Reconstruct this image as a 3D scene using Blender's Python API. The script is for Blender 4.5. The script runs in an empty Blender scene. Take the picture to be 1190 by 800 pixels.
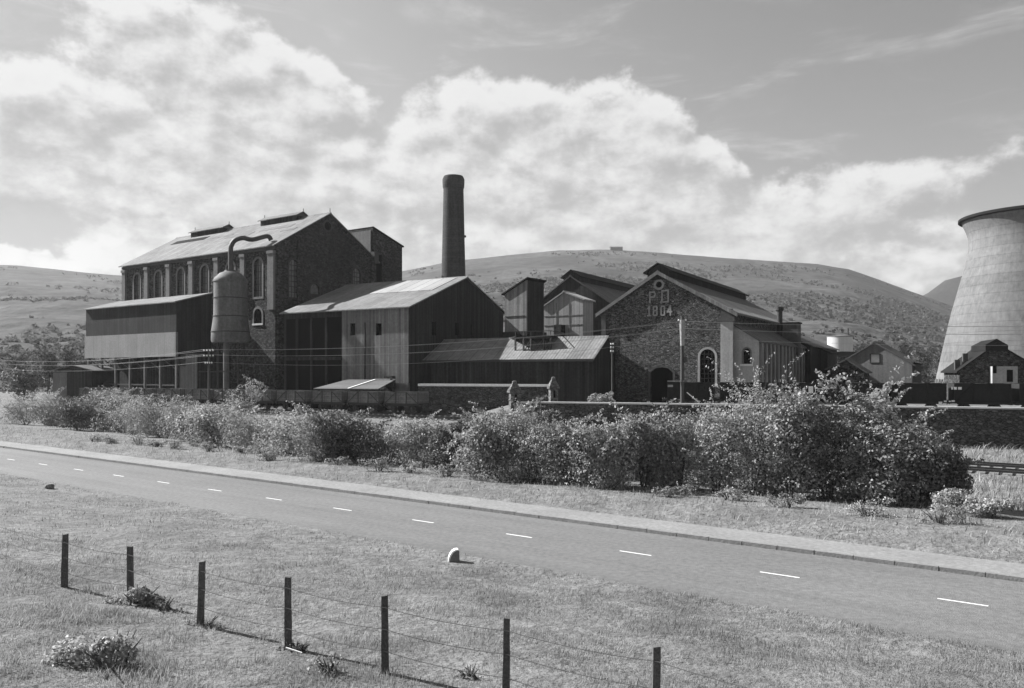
import bpy, math, random
import numpy as np
from mathutils import Vector, Matrix
from mathutils.geometry import tessellate_polygon
R = math.radians
scene = bpy.context.scene
C = scene.collection
F, CX, HY, CZ = 900.0, 595.0, 432.0, 6.5      # focal length and horizon used to lay the place out in metres
random.seed(5)

# ------------------------------------------------------------------ bookkeeping
def tag(o, label=None, cat=None, group=None, kind=None):
    if label: o['label'] = label
    if cat: o['category'] = cat
    if group: o['group'] = group
    if kind: o['kind'] = kind
    return o

def empty(name, loc=(0, 0, 0), rz=0.0, label=None, cat=None, group=None):
    o = bpy.data.objects.new(name, None); C.objects.link(o)
    o.empty_display_size = .3
    o.location = loc; o.rotation_euler = (0, 0, rz)
    return tag(o, label, cat, group)

def link_mesh(name, me, mat, parent=None, loc=None):
    o = bpy.data.objects.new(name, me); C.objects.link(o)
    if mat: me.materials.append(mat)
    if parent: o.parent = parent
    if loc is not None: o.location = loc
    return o

def copy_tree(o, parent=None):
    c = o.copy(); C.objects.link(c); c.parent = parent
    for ch in list(o.children): copy_tree(ch, c)
    return c

def np_mesh(name, verts, faces_flat, sizes, smooth=False):
    me = bpy.data.meshes.new(name)
    verts = np.asarray(verts, dtype=np.float32)
    me.vertices.add(len(verts)); me.vertices.foreach_set('co', verts.ravel())
    ff = np.asarray(faces_flat, dtype=np.int32).ravel(); sz = np.asarray(sizes, dtype=np.int32)
    me.loops.add(len(ff)); me.loops.foreach_set('vertex_index', ff)
    st = np.concatenate(([0], np.cumsum(sz)[:-1])).astype(np.int32)
    me.polygons.add(len(sz)); me.polygons.foreach_set('loop_start', st); me.polygons.foreach_set('loop_total', sz)
    if smooth: me.polygons.foreach_set('use_smooth', np.ones(len(sz), dtype=bool))
    me.update(calc_edges=True); me.validate()
    return me

class MB:
    def __init__(s): s.v = []; s.f = []
    def add(s, vs, fs):
        b = len(s.v); s.v += [tuple(p) for p in vs]; s.f += [tuple(b + i for i in f) for f in fs]
    def box(s, x0, x1, y0, y1, z0, z1):
        s.add([(x0,y0,z0),(x1,y0,z0),(x1,y1,z0),(x0,y1,z0),(x0,y0,z1),(x1,y0,z1),(x1,y1,z1),(x0,y1,z1)],
              [(0,3,2,1),(4,5,6,7),(0,1,5,4),(1,2,6,5),(2,3,7,6),(3,0,4,7)]); return s
    def prism(s, poly, d):
        d = Vector(d); n = len(poly); a = [Vector(p) for p in poly]; b = [p + d for p in a]
        s.add(a + b, [tuple(range(n))[::-1], tuple(range(n, 2*n))] + [(i, (i+1) % n, n + (i+1) % n, n + i) for i in range(n)]); return s
    def bar(s, p0, p1, w, h=None):
        h = h or w; p0 = Vector(p0); p1 = Vector(p1); d = (p1 - p0)
        up = Vector((0,0,1)) if abs(d.normalized().z) < .95 else Vector((0,1,0))
        sx = d.cross(up).normalized() * w/2; sz = sx.cross(d).normalized() * h/2
        s.prism([p0 - sx - sz, p0 + sx - sz, p0 + sx + sz, p0 - sx + sz], d); return s
    def tube(s, pts, rad, n=8, cap=True):
        pts = [Vector(p) for p in pts]; rad = rad if hasattr(rad, '__len__') else [rad]*len(pts)
        rings = []
        prev = None
        for i, p in enumerate(pts):
            t = (pts[min(i+1, len(pts)-1)] - pts[max(i-1, 0)]).normalized()
            if prev is None:
                a = t.orthogonal().normalized()
            else:
                a = (prev - t * prev.dot(t)).normalized()
            prev = a; b = t.cross(a)
            rings.append([p + (a*math.cos(k*2*math.pi/n) + b*math.sin(k*2*math.pi/n))*rad[i] for k in range(n)])
        vs = [q for r_ in rings for q in r_]; fs = []
        for i in range(len(pts)-1):
            for k in range(n): fs.append((i*n+k, i*n+(k+1) % n, (i+1)*n+(k+1) % n, (i+1)*n+k))
        if cap: fs.append(tuple(range(n))[::-1]); fs.append(tuple((len(pts)-1)*n + k for k in range(n)))
        s.add(vs, fs); return s
    def lathe(s, prof, c=(0,0,0), n=24, cap=True):
        s.tube_rings([[(c[0]+r_*math.cos(k*2*math.pi/n), c[1]+r_*math.sin(k*2*math.pi/n), c[2]+z) for k in range(n)] for r_, z in prof], cap); return s
    def tube_rings(s, rings, cap=True):
        n = len(rings[0]); vs = [q for r_ in rings for q in r_]; fs = []
        for i in range(len(rings)-1):
            for k in range(n): fs.append((i*n+k, i*n+(k+1) % n, (i+1)*n+(k+1) % n, (i+1)*n+k))
        if cap: fs.append(tuple(range(n))[::-1]); fs.append(tuple((len(rings)-1)*n + k for k in range(n)))
        s.add(vs, fs)
    def panel(s, outer, holes, m, d0, d1):
        """a flat wall with real openings: outline and holes in (a,b), thickness from d0 to d1 through map m"""
        loops = [[Vector((a, b, 0)) for a, b in outer]] + [[Vector((a, b, 0)) for a, b in h] for h in holes]
        tris = tessellate_polygon(loops); flat = [p for l in loops for p in l]; n = len(flat)
        vs = [m(p.x, p.y, d0) for p in flat] + [m(p.x, p.y, d1) for p in flat]
        fs = []
        for t in tris:
            fs.append(tuple(t)); fs.append(tuple(n + i for i in reversed(t)))
        o = 0
        for l in loops:
            k = len(l)
            for i in range(k): fs.append((o+i, o+(i+1) % k, n+o+(i+1) % k, n+o+i))
            o += k
        s.add(vs, fs); return s
    def build(s, name, mat, parent=None, smooth=False, fix=True, loc=None):
        me = bpy.data.meshes.new(name); me.from_pydata([tuple(v) for v in s.v], [], s.f)
        if fix:
            import bmesh
            bm = bmesh.new(); bm.from_mesh(me); bmesh.ops.recalc_face_normals(bm, faces=bm.faces); bm.to_mesh(me); bm.free()
        if smooth:
            for p in me.polygons: p.use_smooth = True
            me.set_sharp_from_angle(angle=R(38))
        return link_mesh(name, me, mat, parent, loc)

# ------------------------------------------------------------------ materials (monochrome world: everything is grey)
M = {}
def mat(name, base, var=.25, sc=.25, fine=.15, fsc=6.0, rough=.9, bump=.0, bsc=8.0, kind=None, kp=1.0, kv=.3, spec=.25, trans=0.0, island=0.0, streak=0.0, coords='Object', gapk=.5):
    m = bpy.data.materials.new(name); m.use_nodes = True; nt = m.node_tree; nt.nodes.clear()
    N = nt.nodes.new; L = nt.links.new
    tc = N('ShaderNodeTexCoord'); co = tc.outputs[coords]
    def math_(op, a, b=None):
        n = N('ShaderNodeMath'); n.operation = op
        for i, q in enumerate([a, b]):
            if q is None: continue
            if isinstance(q, (int, float)): n.inputs[i].default_value = q
            else: L(q, n.inputs[i])
        return n.outputs[0]
    def noise(scale, det=4, vec=None, r_=.6):
        n = N('ShaderNodeTexNoise'); n.inputs['Scale'].default_value = scale; n.inputs['Detail'].default_value = det; n.inputs['Roughness'].default_value = r_
        L(vec if vec is not None else co, n.inputs['Vector']); return n.outputs['Fac']
    def mapped(v, s_):
        n = N('ShaderNodeMapping'); n.inputs['Scale'].default_value = s_; L(v, n.inputs['Vector']); return n.outputs['Vector']
    def centred(x, amp): return math_('ADD', math_('MULTIPLY', math_('SUBTRACT', x, .5), 2*amp), 1.0)
    fac = math_('MULTIPLY', centred(noise(sc, 5), var*1.6), centred(noise(fsc, 3), fine*1.6))
    h = noise(bsc, 4)
    if kind == 'rubble':
        v = N('ShaderNodeTexVoronoi'); v.inputs['Scale'].default_value = kp; L(mapped(co, (1, 1, 1.7)), v.inputs['Vector'])
        sp = N('ShaderNodeSeparateColor'); L(v.outputs['Color'], sp.inputs[0])
        e = N('ShaderNodeTexVoronoi'); e.feature = 'DISTANCE_TO_EDGE'; e.inputs['Scale'].default_value = kp; L(mapped(co, (1, 1, 1.7)), e.inputs['Vector'])
        edge = math_('MINIMUM', math_('MULTIPLY', e.outputs['Distance'], 7.0), 1.0)
        fac = math_('MULTIPLY', fac, centred(sp.outputs[0], kv))
        fac = math_('MULTIPLY', fac, math_('ADD', math_('MULTIPLY', edge, .35), .7))
        h = math_('ADD', math_('MULTIPLY', h, .4), math_('MULTIPLY', edge, math_('ADD', .6, sp.outputs[1])))
    elif kind in ('boards', 'sheet', 'course', 'seams'):
        s3 = N('ShaderNodeSeparateXYZ'); L(co, s3.inputs[0])
        if kind == 'course': a = s3.outputs['Z']
        elif kind == 'seams': a = s3.outputs['Y']
        else: a = math_('ADD', s3.outputs['X'], s3.outputs['Y'])
        a = math_('MULTIPLY', a, kp)
        cell = math_('FLOOR', a); fr = math_('FRACT', a)
        wn = N('ShaderNodeTexWhiteNoise'); wn.noise_dimensions = '1D'; L(cell, wn.inputs['W'])
        fac = math_('MULTIPLY', fac, centred(wn.outputs['Value'], kv))
        gap = math_('GREATER_THAN', math_('ABSOLUTE', math_('SUBTRACT', fr, .5)), .46)
        fac = math_('MULTIPLY', fac, math_('SUBTRACT', 1.0, math_('MULTIPLY', gap, gapk)))
        if kind in ('sheet', 'seams'): h = math_('SINE', math_('MULTIPLY', a, 2*math.pi*4))
        else: h = math_('SUBTRACT', h, math_('MULTIPLY', gap, 1.0))
    if kind == 'road':
        mp = N('ShaderNodeMapping'); mp.inputs['Rotation'].default_value = (0, 0, .6186); L(co, mp.inputs['Vector'])
        w1 = noise(1.0, 5, mapped(mp.outputs[0], (.03, 1.1, 1))); w2 = noise(1.0, 3, mapped(mp.outputs[0], (.10, .28, 1)))
        fac = math_('MULTIPLY', fac, centred(w1, .28)); fac = math_('MULTIPLY', fac, centred(w2, .16))
    if streak:
        st = noise(1.0, 4, mapped(co, (2.2, 2.2, .12)))
        fac = math_('MULTIPLY', fac, centred(st, streak))
    if island:
        g = N('ShaderNodeNewGeometry'); fac = math_('MULTIPLY', fac, centred(g.outputs['Random Per Island'], island))
    val = math_('MAXIMUM', math_('MULTIPLY', fac, base), .004)
    cc = N('ShaderNodeCombineColor'); [L(val, cc.inputs[i]) for i in range(3)]
    bs = N('ShaderNodeBsdfPrincipled'); L(cc.outputs[0], bs.inputs['Base Color'])
    bs.inputs['Roughness'].default_value = rough; bs.inputs['Specular IOR Level'].default_value = spec
    if bump:
        b = N('ShaderNodeBump'); b.inputs['Strength'].default_value = 1.0; b.inputs['Distance'].default_value = bump; L(h, b.inputs['Height']); L(b.outputs[0], bs.inputs['Normal'])
    out = N('ShaderNodeOutputMaterial'); sh = bs.outputs[0]
    if trans:
        t = N('ShaderNodeBsdfTranslucent'); L(cc.outputs[0], t.inputs['Color'])
        mx = N('ShaderNodeMixShader'); mx.inputs[0].default_value = trans; L(sh, mx.inputs[1]); L(t.outputs[0], mx.inputs[2]); sh = mx.outputs[0]
    L(sh, out.inputs['Surface']); M[name] = m; return m

mat('asphalt', .145, .14, .10, .30, 5, .85, .02, 30, kind='road')
mat('footpath', .22, .2, .35, .3, 6, .95, .02, 25)
mat('kerb_stone', .20, .25, .8, .25, 8, .85, .02, 12)
mat('road_paint', .75, .12, 3, .2, 25, .6)
mat('turf', .15, .38, .35, .5, 2.2, 1, .12, 5)
mat('hill', .074, .6, .0065, .55, .045, 1, 3.0, .08, spec=.05)
mat('grass_blade', .245, .42, .35, .35, 1.3, .7, trans=.4, island=.45, spec=.2)
mat('verge_blade', .27, .40, .30, .35, 1.2, .7, trans=.4, island=.45, spec=.2)
mat('leaf_mid', .29, .22, .4, .1, 3, .6, trans=.35, island=.5, spec=.35)
mat('leaf_dark', .15, .22, .4, .1, 3, .6, trans=.25, island=.45, spec=.3)
mat('leaf_pale', .37, .2, .4, .1, 3, .6, trans=.35, island=.5, spec=.35)
mat('leaf_broad', .30, .2, .4, .1, 3, .6, trans=.35, island=.5, spec=.35)
mat('leaf_far', .10, .3, .05, .2, .5, .95, trans=.4, island=.3, spec=.05)
mat('bark', .08, .2, 1, .3, 8, .95, .03, 10)
mat('ballast', .17, .3, .25, .5, 5.0, 1, .08, 6)
mat('sleeper_wood', .20, .3, .5, .3, 6, .95, .02, 8)
mat('shale', .035, .3, .01, .3, .1, 1, 1.0, .1, spec=.05)
mat('rail_steel', .05, .2, 1, .2, 5, .6, spec=.3)
mat('sooty_stone', .066, .38, .12, .35, 2.5, .95, .12, 4, kind='rubble', kp=2.4, kv=.55, streak=.35, spec=.1)
mat('engine_stone', .125, .3, .12, .35, 2.2, .95, .15, 4, kind='rubble', kp=3.4, kv=.6, streak=.25, spec=.1)
mat('garden_stone', .085, .2, .2, .25, 4, .95, .12, 5, kind='rubble', kp=2.6, kv=.45)
mat('pier_stone', .17, .3, .6, .3, 4, .95, .1, 5, kind='rubble', kp=3, kv=.4)
mat('coping', .52, .15, .5, .12, 6, .85, .01, 10)
mat('pale_brick', .135, .28, .4, .3, 4, .9, .02, 12, streak=.35)
mat('dark_brick_trim', .075, .2, .4, .25, 4, .9, .02, 12, streak=.25, spec=.1)
mat('letter_brick', .24, .25, 1.2, .3, 5, .9, .02, 12)
mat('sooty_brick', .055, .25, .6, .25, 4, .9, .02, 12, spec=.08)
mat('render_grey', .14, .3, .3, .25, 4, .9, .02, 10, streak=.4)
mat('render_pale', .30, .22, .3, .2, 4, .9, .02, 10, streak=.3)
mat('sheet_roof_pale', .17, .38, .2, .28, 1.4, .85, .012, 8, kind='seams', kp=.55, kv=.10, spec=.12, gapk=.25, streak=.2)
mat('sheet_roof_white', .30, .16, .2, .14, 2, .8, .01, 8, kind='seams', kp=.5, kv=.10, spec=.2)
mat('sheet_roof_grey', .12, .22, .2, .2, 3, .8, .015, 8, kind='seams', kp=.55, kv=.12, spec=.2)
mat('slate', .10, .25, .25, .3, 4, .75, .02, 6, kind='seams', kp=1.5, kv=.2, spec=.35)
mat('felt_dark', .020, .3, .3, .25, 4, .95, .01, 6, spec=.04)
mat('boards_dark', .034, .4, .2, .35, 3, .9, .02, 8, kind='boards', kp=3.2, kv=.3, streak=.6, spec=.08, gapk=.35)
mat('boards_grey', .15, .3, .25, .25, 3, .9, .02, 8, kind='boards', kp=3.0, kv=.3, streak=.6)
mat('sheet_pale', .30, .18, .25, .15, 4, .85, .02, 8, kind='boards', kp=1.1, kv=.12, streak=.3)
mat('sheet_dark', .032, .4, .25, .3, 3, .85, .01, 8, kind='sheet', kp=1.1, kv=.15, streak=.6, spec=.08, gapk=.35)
mat('sheet_panel', .22, .18, .3, .25, 4, .85, .01, 8, kind='boards', kp=.35, kv=.04, streak=.25, gapk=.12)
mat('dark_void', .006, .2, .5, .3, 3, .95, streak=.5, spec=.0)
mat('glass_dirty', .05, .35, .8, .3, 3, .35, spec=.5)
mat('glass_pale', .16, .55, .9, .5, 2.2, .4, spec=.5)
mat('iron_dark', .03, .25, .6, .2, 5, .7, spec=.4)
mat('iron_rust', .11, .35, .5, .3, 3, .75, .02, 4, streak=.5)
mat('pipe_iron', .05, .25, .6, .2, 5, .6, spec=.4)
mat('chimney_brick', .065, .3, .2, .3, 3, .92, .03, 10, kind='course', kp=2.2, kv=.08, streak=.4, spec=.06, gapk=.2)
mat('concrete_tower', .145, .35, .045, .22, .9, .95, .05, 3, kind='course', kp=.45, kv=.06, streak=.35, gapk=.1, spec=.1)
mat('pale_tank', .45, .1, .3, .08, 4, .7, streak=.2)
mat('wood_pole', .07, .2, 1, .25, 8, .9, .01, 10, streak=.3)
mat('pole_paint', .28, .2, 1, .3, 5, .85)
mat('post_wood', .10, .4, 5, .4, 25, .95, .015, 30, streak=.5)
mat('wire', .09, .2, 2, .1, 5, .5, spec=.5)
mat('line_wire', .34, .1, .2, .1, 5, .35, spec=.6)
mat('insulator', .75, .05, 1, .05, 5, .3, spec=.6)
mat('wagon_wood', .13, .3, .5, .3, 4, .9, .02, 8, kind='course', kp=4.2, kv=.25, streak=.4, spec=.1)
mat('wagon_dark', .022, .25, .5, .25, 4, .85, .01, 8, streak=.3)
mat('white_paint', .78, .15, 3, .2, 10, .7)
mat('marker_white', .80, .10, 6, .15, 30, .7)
mat('rock', .17, .25, 2, .25, 12, .95, .02, 10)
mat('coal', .02, .4, 2, .5, 6, .9, .08, 4)

# ------------------------------------------------------------------ road frame and ground heights
P0 = np.array([.17, 30.6]); S = np.array([.8147, -.5799]); NN = np.array([.5799, .8147])
def sn(x, y): return ((x-P0[0])*S[0]+(y-P0[1])*S[1], (x-P0[0])*NN[0]+(y-P0[1])*NN[1])
def xy(s, n): return (P0[0]+s*S[0]+n*NN[0], P0[1]+s*S[1]+n*NN[1])
def sstep(a, b, x):
    t = np.clip((x-a)/(b-a), 0, 1); return t*t*(3-2*t)
WX0, WY0, WX1, WY1 = 1.0, 87.4, 92.0, 58.8        # the long boundary wall, front face
def wall_y(x): return WY0 + (x-WX0)*(WY1-WY0)/(WX1-WX0)
def hnoise(x, y):
    return (np.sin(x*.9+np.sin(y*.5)*1.3)*np.cos(y*.8+x*.3)*.5 + np.sin(x*2.3+1.7*np.cos(y*1.9))*np.sin(y*2.6-x)*.25)
def ground(x, y):
    x = np.asarray(x, dtype=float); y = np.asarray(y, dtype=float)
    s, n = sn(x, y)
    z = np.interp(n, [-60, -27, -16.2, -11, -5.2, -3.75, -3.62, 3.55, 3.8, 5.6, 6.0, 9, 15, 22, 30, 400],
                     [4.2, 3.6, 1.32, .72, .10, .035, -.06, -.06, -.02, .03, .14, .42, .15, -.4, -.8, -.8])
    kn = [-60, -27, -21, -16.2, -11, -5.2, -3.75]; kz = [4.2, 3.6, 2.05, 1.32, .72, .10, .035]
    sm_ = (np.interp(n-1.6, kn, kz)+np.interp(n-.8, kn, kz)+np.interp(n, kn, kz)+np.interp(n+.8, kn, kz)+np.interp(n+1.6, kn, kz))/5
    z = np.where(n < -6.2, sm_, z)
    near = (n < -3.8); far = (n > 5.9)
    z = z + np.where(near, hnoise(x, y)*.07*sstep(-3.8, -6.5, n), 0) + np.where(far, hnoise(x, y)*.09*sstep(5.9, 8, n), 0)
    left = 1 - sstep(-6, 1.5, x)
    zl = np.interp(n, [30, 36, 400], [0, 1.8, 1.8])
    z = z + left*zl*sstep(60, 75, y - x*.2)
    wy = wall_y(x)
    z = z + (1-left)*3.2*sstep(.5, 1.8, y-wy)
    far2 = sstep(170, 300, y)
    return z*(1-far2) + far2*2.0

def grid_mesh(name, xs, ys, fn):
    X, Y = np.meshgrid(xs, ys, indexing='ij'); V = fn(X, Y); n1, n2 = len(xs), len(ys)
    i = np.arange(n1-1)[:, None]; j = np.arange(n2-1)[None, :]; a = i*n2+j
    Fq = np.stack([a, a+n2, a+n2+1, a+1], -1).reshape(-1, 4)
    return np_mesh(name, V.reshape(-1, 3), Fq, np.full(len(Fq), 4), smooth=True)

ss = np.concatenate([np.arange(-420, -130, 6), np.arange(-130, 90, 1.2), np.arange(90, 421, 6)])
ns = np.concatenate([np.arange(-200, -30, 8), np.arange(-30, -5.5, .6), [-5.2, -4.6, -4.1, -3.8, -3.75, -3.62, -3.3, 0, 3.3, 3.55, 3.8, 5.6, 5.75, 6.0, 6.4], np.arange(7, 120, .9), np.arange(120, 420, 8)])
def gf(s, n):
    x, y = P0[0]+s*S[0]+n*NN[0], P0[1]+s*S[1]+n*NN[1]
    return np.stack([x, y, ground(x, y)], -1)
g = link_mesh('ground', grid_mesh('ground', ss, ns, gf), M['turf']); tag(g, kind='structure')

# strips that follow the road
def strip(name, n0, n1, z, m, s0=-420, s1=420, step=3.0, crown=0.0, kind='structure', parent=None):
    sv = np.arange(s0, s1+.01, step); nv = np.linspace(n0, n1, 9)
    def f(s, n):
        x, y = P0[0]+s*S[0]+n*NN[0], P0[1]+s*S[1]+n*NN[1]
        return np.stack([x, y, np.zeros_like(x)+z+crown*(1-(n/3.6)**2)], -1)
    o = link_mesh(name, grid_mesh(name, sv, nv, f), m, parent)
    if kind: tag(o, kind=kind)
    return o
strip('road', -3.7, 3.58, -.004, M['asphalt'], crown=.03)
# footpath as a real slab
mb = MB()
def rbox(mb, s0, s1, n0, n1, z0, z1):
    p = [xy(s0, n0), xy(s1, n0), xy(s1, n1), xy(s0, n1)]
    mb.prism([(a, b, z0) for a, b in p], (0, 0, z1-z0))
rbox(mb, -420, 420, 3.74, 5.72, -.1, .125); mb.build('footpath', M['footpath']); tag(bpy.data.objects['footpath'], kind='structure')
mb = MB(); k = -130.0
rz_road = math.atan2(S[1], S[0])
while k < 60:
    h = .145 + random.uniform(-.008, .008); j = random.uniform(-.012, .012)
    rbox(mb, k+.012, k+1.288, 3.575+j, 3.737, -.12, h); k += 1.3
kb = mb.build('kerb', M['kerb_stone']); tag(kb, kind='structure')
# centre line dashes
mb = MB(); base_s = sn(8.53, 24.68)[0]
for i in range(-9, 30):
    c = base_s - i*5.06 + .0
    sv = np.linspace(c-.62, c+.62, 5)
    for a, b in zip(sv[:-1], sv[1:]):
        p = [xy(a, -.045), xy(b, -.045), xy(b, .045), xy(a, .045)]
        mb.add([(q[0], q[1], .032) for q in p], [(0, 1, 2, 3)])
o = mb.build('road_marking', M['road_paint'], fix=False); tag(o, kind='structure')

# ------------------------------------------------------------------ frames for laying buildings out
class Frame:
    def __init__(s, x, y, dx, dy):
        l = math.hypot(dx, dy); s.o = (x, y); s.X = (dx/l, dy/l); s.Y = (-dy/l, dx/l); s.rz = math.atan2(dy, dx)
    def w(s, a, b): return (s.o[0]+a*s.X[0]+b*s.Y[0], s.o[1]+a*s.X[1]+b*s.Y[1])
    def tx(s, px, b=0.0):
        k = (px-CX)/F; x, y = s.w(0, b); return (k*y - x)/(s.X[0]-k*s.X[1])
    def ty(s, px, a=0.0):
        k = (px-CX)/F; x, y = s.w(a, 0); return (k*y - x)/(s.Y[0]-k*s.Y[1])
    def zx(s, px, py, b=0.0): return CZ + (HY-py)*s.w(s.tx(px, b), b)[1]/F
    def zy(s, px, py, a=0.0): return CZ + (HY-py)*s.w(a, s.ty(px, a))[1]/F
def at(px, D): return ((px-CX)/F*D, D)
def zat(py, D): return CZ + (HY-py)*D/F

def arch(c, w, z0, z1, n=8):
    r_ = w/2; zs = z1-r_
    return [(c-r_, z0), (c+r_, z0)] + [(c+r_*math.cos(math.pi*i/n), zs+r_*math.sin(math.pi*i/n)) for i in range(n+1)]
def rect(a0, a1, z0, z1): return [(a0, z0), (a1, z0), (a1, z1), (a0, z1)]
def circ(c, z, r_, n=12): return [(c+r_*math.cos(2*math.pi*i/n), z+r_*math.sin(2*math.pi*i/n)) for i in range(n)]
def grow(loop, g_):
    cx = sum(p[0] for p in loop)/len(loop); cz = sum(p[1] for p in loop)/len(loop)
    n = len(loop); out = []
    area = sum(loop[i][0]*loop[(i+1) % n][1]-loop[(i+1) % n][0]*loop[i][1] for i in range(n))
    sg = 1 if area > 0 else -1
    for i in range(n):
        p0, p1, p2 = loop[i-1], loop[i], loop[(i+1) % n]
        def nr(a, b):
            dx, dy = b[0]-a[0], b[1]-a[1]; l = math.hypot(dx, dy) or 1e-6; return (dy/l*sg, -dx/l*sg)
        n1, n2 = nr(p0, p1), nr(p1, p2); bx, by = n1[0]+n2[0], n1[1]+n2[1]; l = math.hypot(bx, by) or 1
        cosn = max(.5, (bx/l*n1[0]+by/l*n1[1])); out.append((p1[0]+bx/l*g_/cosn, p1[1]+by/l*g_/cosn))
    return out

def add_opening(root, side, W, L, op, depth=.32):
    """op = dict(loop, pane, frame, fw, bars, name)"""
    m = {'front': lambda a, b, d: (a, d, b), 'left': lambda a, b, d: (d, a, b), 'right': lambda a, b, d: (W-d, a, b)}[side]
    loop = op['loop']
    mb = MB()
    mb.panel(grow(loop, .02), [], m, depth, depth+.05)
    nm = op.get('name', 'window')
    w = mb.build(nm, M[op.get('pane', 'glass_dirty')], root)
    if op.get('frame'):
        mb = MB(); fw = op.get('fw', .28); pr = op.get('proud', .07)
        mb.panel(grow(loop, fw), [loop[::-1]], m, -pr, .01)
        mb.build('surround', M[op['frame']], w)
    if op.get('bars'):
        mb = MB(); xs = [p[0] for p in loop]; zs = [p[1] for p in loop]; x0, x1, z0, z1 = min(xs), max(xs), min(zs), max(zs)
        nx, nz = op['bars']
        for i in range(1, nx):
            a = x0+(x1-x0)*i/nx; pts = [m(a-.05, z0, depth-.06), m(a+.05, z0, depth-.06), m(a+.05, z1-.1, depth-.06), m(a-.05, z1-.1, depth-.06)]
            d = Vector(m(0, 0, .05))-Vector(m(0, 0, 0)); mb.prism(pts, d)
        for i in range(1, nz):
            a = z0+(z1-z0)*i/nz; pts = [m(x0, a-.05, depth-.065), m(x1, a-.05, depth-.065), m(x1, a+.05, depth-.065), m(x0, a+.05, depth-.065)]
            d = Vector(m(0, 0, .05))-Vector(m(0, 0, 0)); mb.prism(pts, d)
        mb.build('glazing_bars', M[op.get('barmat', 'iron_dark')], w)
    if op.get('sill'):
        mb = MB(); xs = [p[0] for p in loop]; z0 = min(p[1] for p in loop); a0, a1 = min(xs)-.35, max(xs)+.35
        pts = [m(a0, z0-.3, -.16), m(a1, z0-.3, -.16), m(a1, z0-.02, -.16), m(a0, z0-.02, -.16)]
        mb.prism(pts, Vector(m(0, 0, .15))-Vector(m(0, 0, 0))); mb.build('sill', M[op['sill']], w)
    return w

def gable_house(name, label, cat, fr, W, L, z0, ze, zr, wall, roof, ridge=.5, o=.5, verge=.3, th=.18, front=(), left=(), right=(), ze2=None, roof2=None, group=None, t=.4):
    root = empty(name, (fr.o[0], fr.o[1], 0), fr.rz, label, cat, group)
    xr = W*ridge; ze2 = ze if ze2 is None else ze2
    mb = MB(); hl = lambda ops: [q['loop'] for q in ops]
    if xr <= 0: prof = [(0, z0), (W, z0), (W, ze2), (0, zr)]
    elif xr >= W: prof = [(0, z0), (W, z0), (W, zr), (0, ze)]
    else: prof = [(0, z0), (W, z0), (W, ze2), (xr, zr), (0, ze)]
    mb.panel(prof, hl(front), lambda a, b, d: (a, d, b), 0, t)
    mb.panel(prof, [], lambda a, b, d: (a, L-d, b), 0, t)
    zl = zr if xr <= 0 else ze; zrr = zr if xr >= W else ze2
    mb.panel([(t, z0), (L-t, z0), (L-t, zl-.02), (t, zl-.02)], hl(left), lambda a, b, d: (d, a, b), .003, t)
    mb.panel([(t, z0), (L-t, z0), (L-t, zrr-.02), (t, zrr-.02)], hl(right), lambda a, b, d: (W-d, a, b), .003, t)
    mb.build('wall', M[wall], root)
    e = .012
    ru = []
    if xr > 0:
        ml = (zr-ze)/xr
        mb = MB(); mb.prism([(-o, -verge, ze-o*ml+e), (xr, -verge, zr+e), (xr, -verge, zr+th+e), (-o, -verge, ze-o*ml+th+e)], (0, L+2*verge, 0))
        ru.append(mb.build('roof', M[roof], root))
    if xr < W:
        mr = (zr-ze2)/(W-xr)
        mb = MB(); mb.prism([(W+o, -verge, ze2-o*mr+e), (xr+.004, -verge, zr+e), (xr+.004, -verge, zr+th+e), (W+o, -verge, ze2-o*mr+th+e)], (0, L+2*verge, 0))
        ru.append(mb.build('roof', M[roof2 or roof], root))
    if 0 < xr < W:
        mb = MB(); mb.prism([(xr-.25, -verge-.03, zr+th-.12), (xr+.25, -verge-.03, zr+th-.12), (xr, -verge-.03, zr+th+.16)], (0, L+2*verge+.06, 0)); mb.build('ridge_cap', M[roof], ru[0])
    for q in front: add_opening(root, 'front', W, L, q)
    for q in left: add_opening(root, 'left', W, L, q)
    for q in right: add_opening(root, 'right', W, L, q)
    return root, ru

# ------------------------------------------------------------------ the big machine hall on the left
B = Frame(*at(320, 125), 900, 1325)
BW = B.tx(437); BL = B.ty(143); zg = 1.0
b_ze = B.zy(320, 284); b_zr = 0.5*(1)*0 + CZ + (HY-249)*B.w(BW*.5, 0)[1]/F
fw = []; 
zt1 = B.zy(300, 301); zb1 = B.zy(300, 345); zt2 = B.zy(300, 359); zb2 = B.zy(300, 376)
lw = []
for t_ in (4.35, 11.6, 18.9, 26.0, 33.1, 40.2):
    lw.append(dict(loop=arch(t_, 2.1, zb1, zt1), frame='pale_brick', fw=.38, pane='glass_dirty', bars=(3, 6)))
for t_ in (4.35, 11.6):
    lw.append(dict(loop=arch(t_, 2.0, zb2, zt2), frame='pale_brick', fw=.38, pane='dark_void', sill='coping'))
def fx(fr, x0, x1, y0, y1, b=0.0):
    """centre, width, bottom, top of an opening on the gable face"""
    a0, a1 = fr.tx(x0, b), fr.tx(x1, b); c = (x0+x1)/2
    return (a0+a1)/2, abs(a1-a0), fr.zx(c, y1, b), fr.zx(c, y0, b)
def fyy(fr, x0, x1, y0, y1, a=0.0):
    a0, a1 = fr.ty(x0, a), fr.ty(x1, a); c = (x0+x1)/2
    return (a0+a1)/2, abs(a1-a0), fr.zy(c, y1, a), fr.zy(c, y0, a)
q = fx(B, 336, 347, 302, 346); fw.append(dict(loop=arch(*q), frame='dark_brick_trim', fw=.3, pane='glass_pale', bars=(3, 7)))
q = fx(B, 410, 419, 312, 332); fw.append(dict(loop=arch(*q), frame='dark_brick_trim', fw=.3, pane='glass_pale', bars=(3, 4)))
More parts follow.
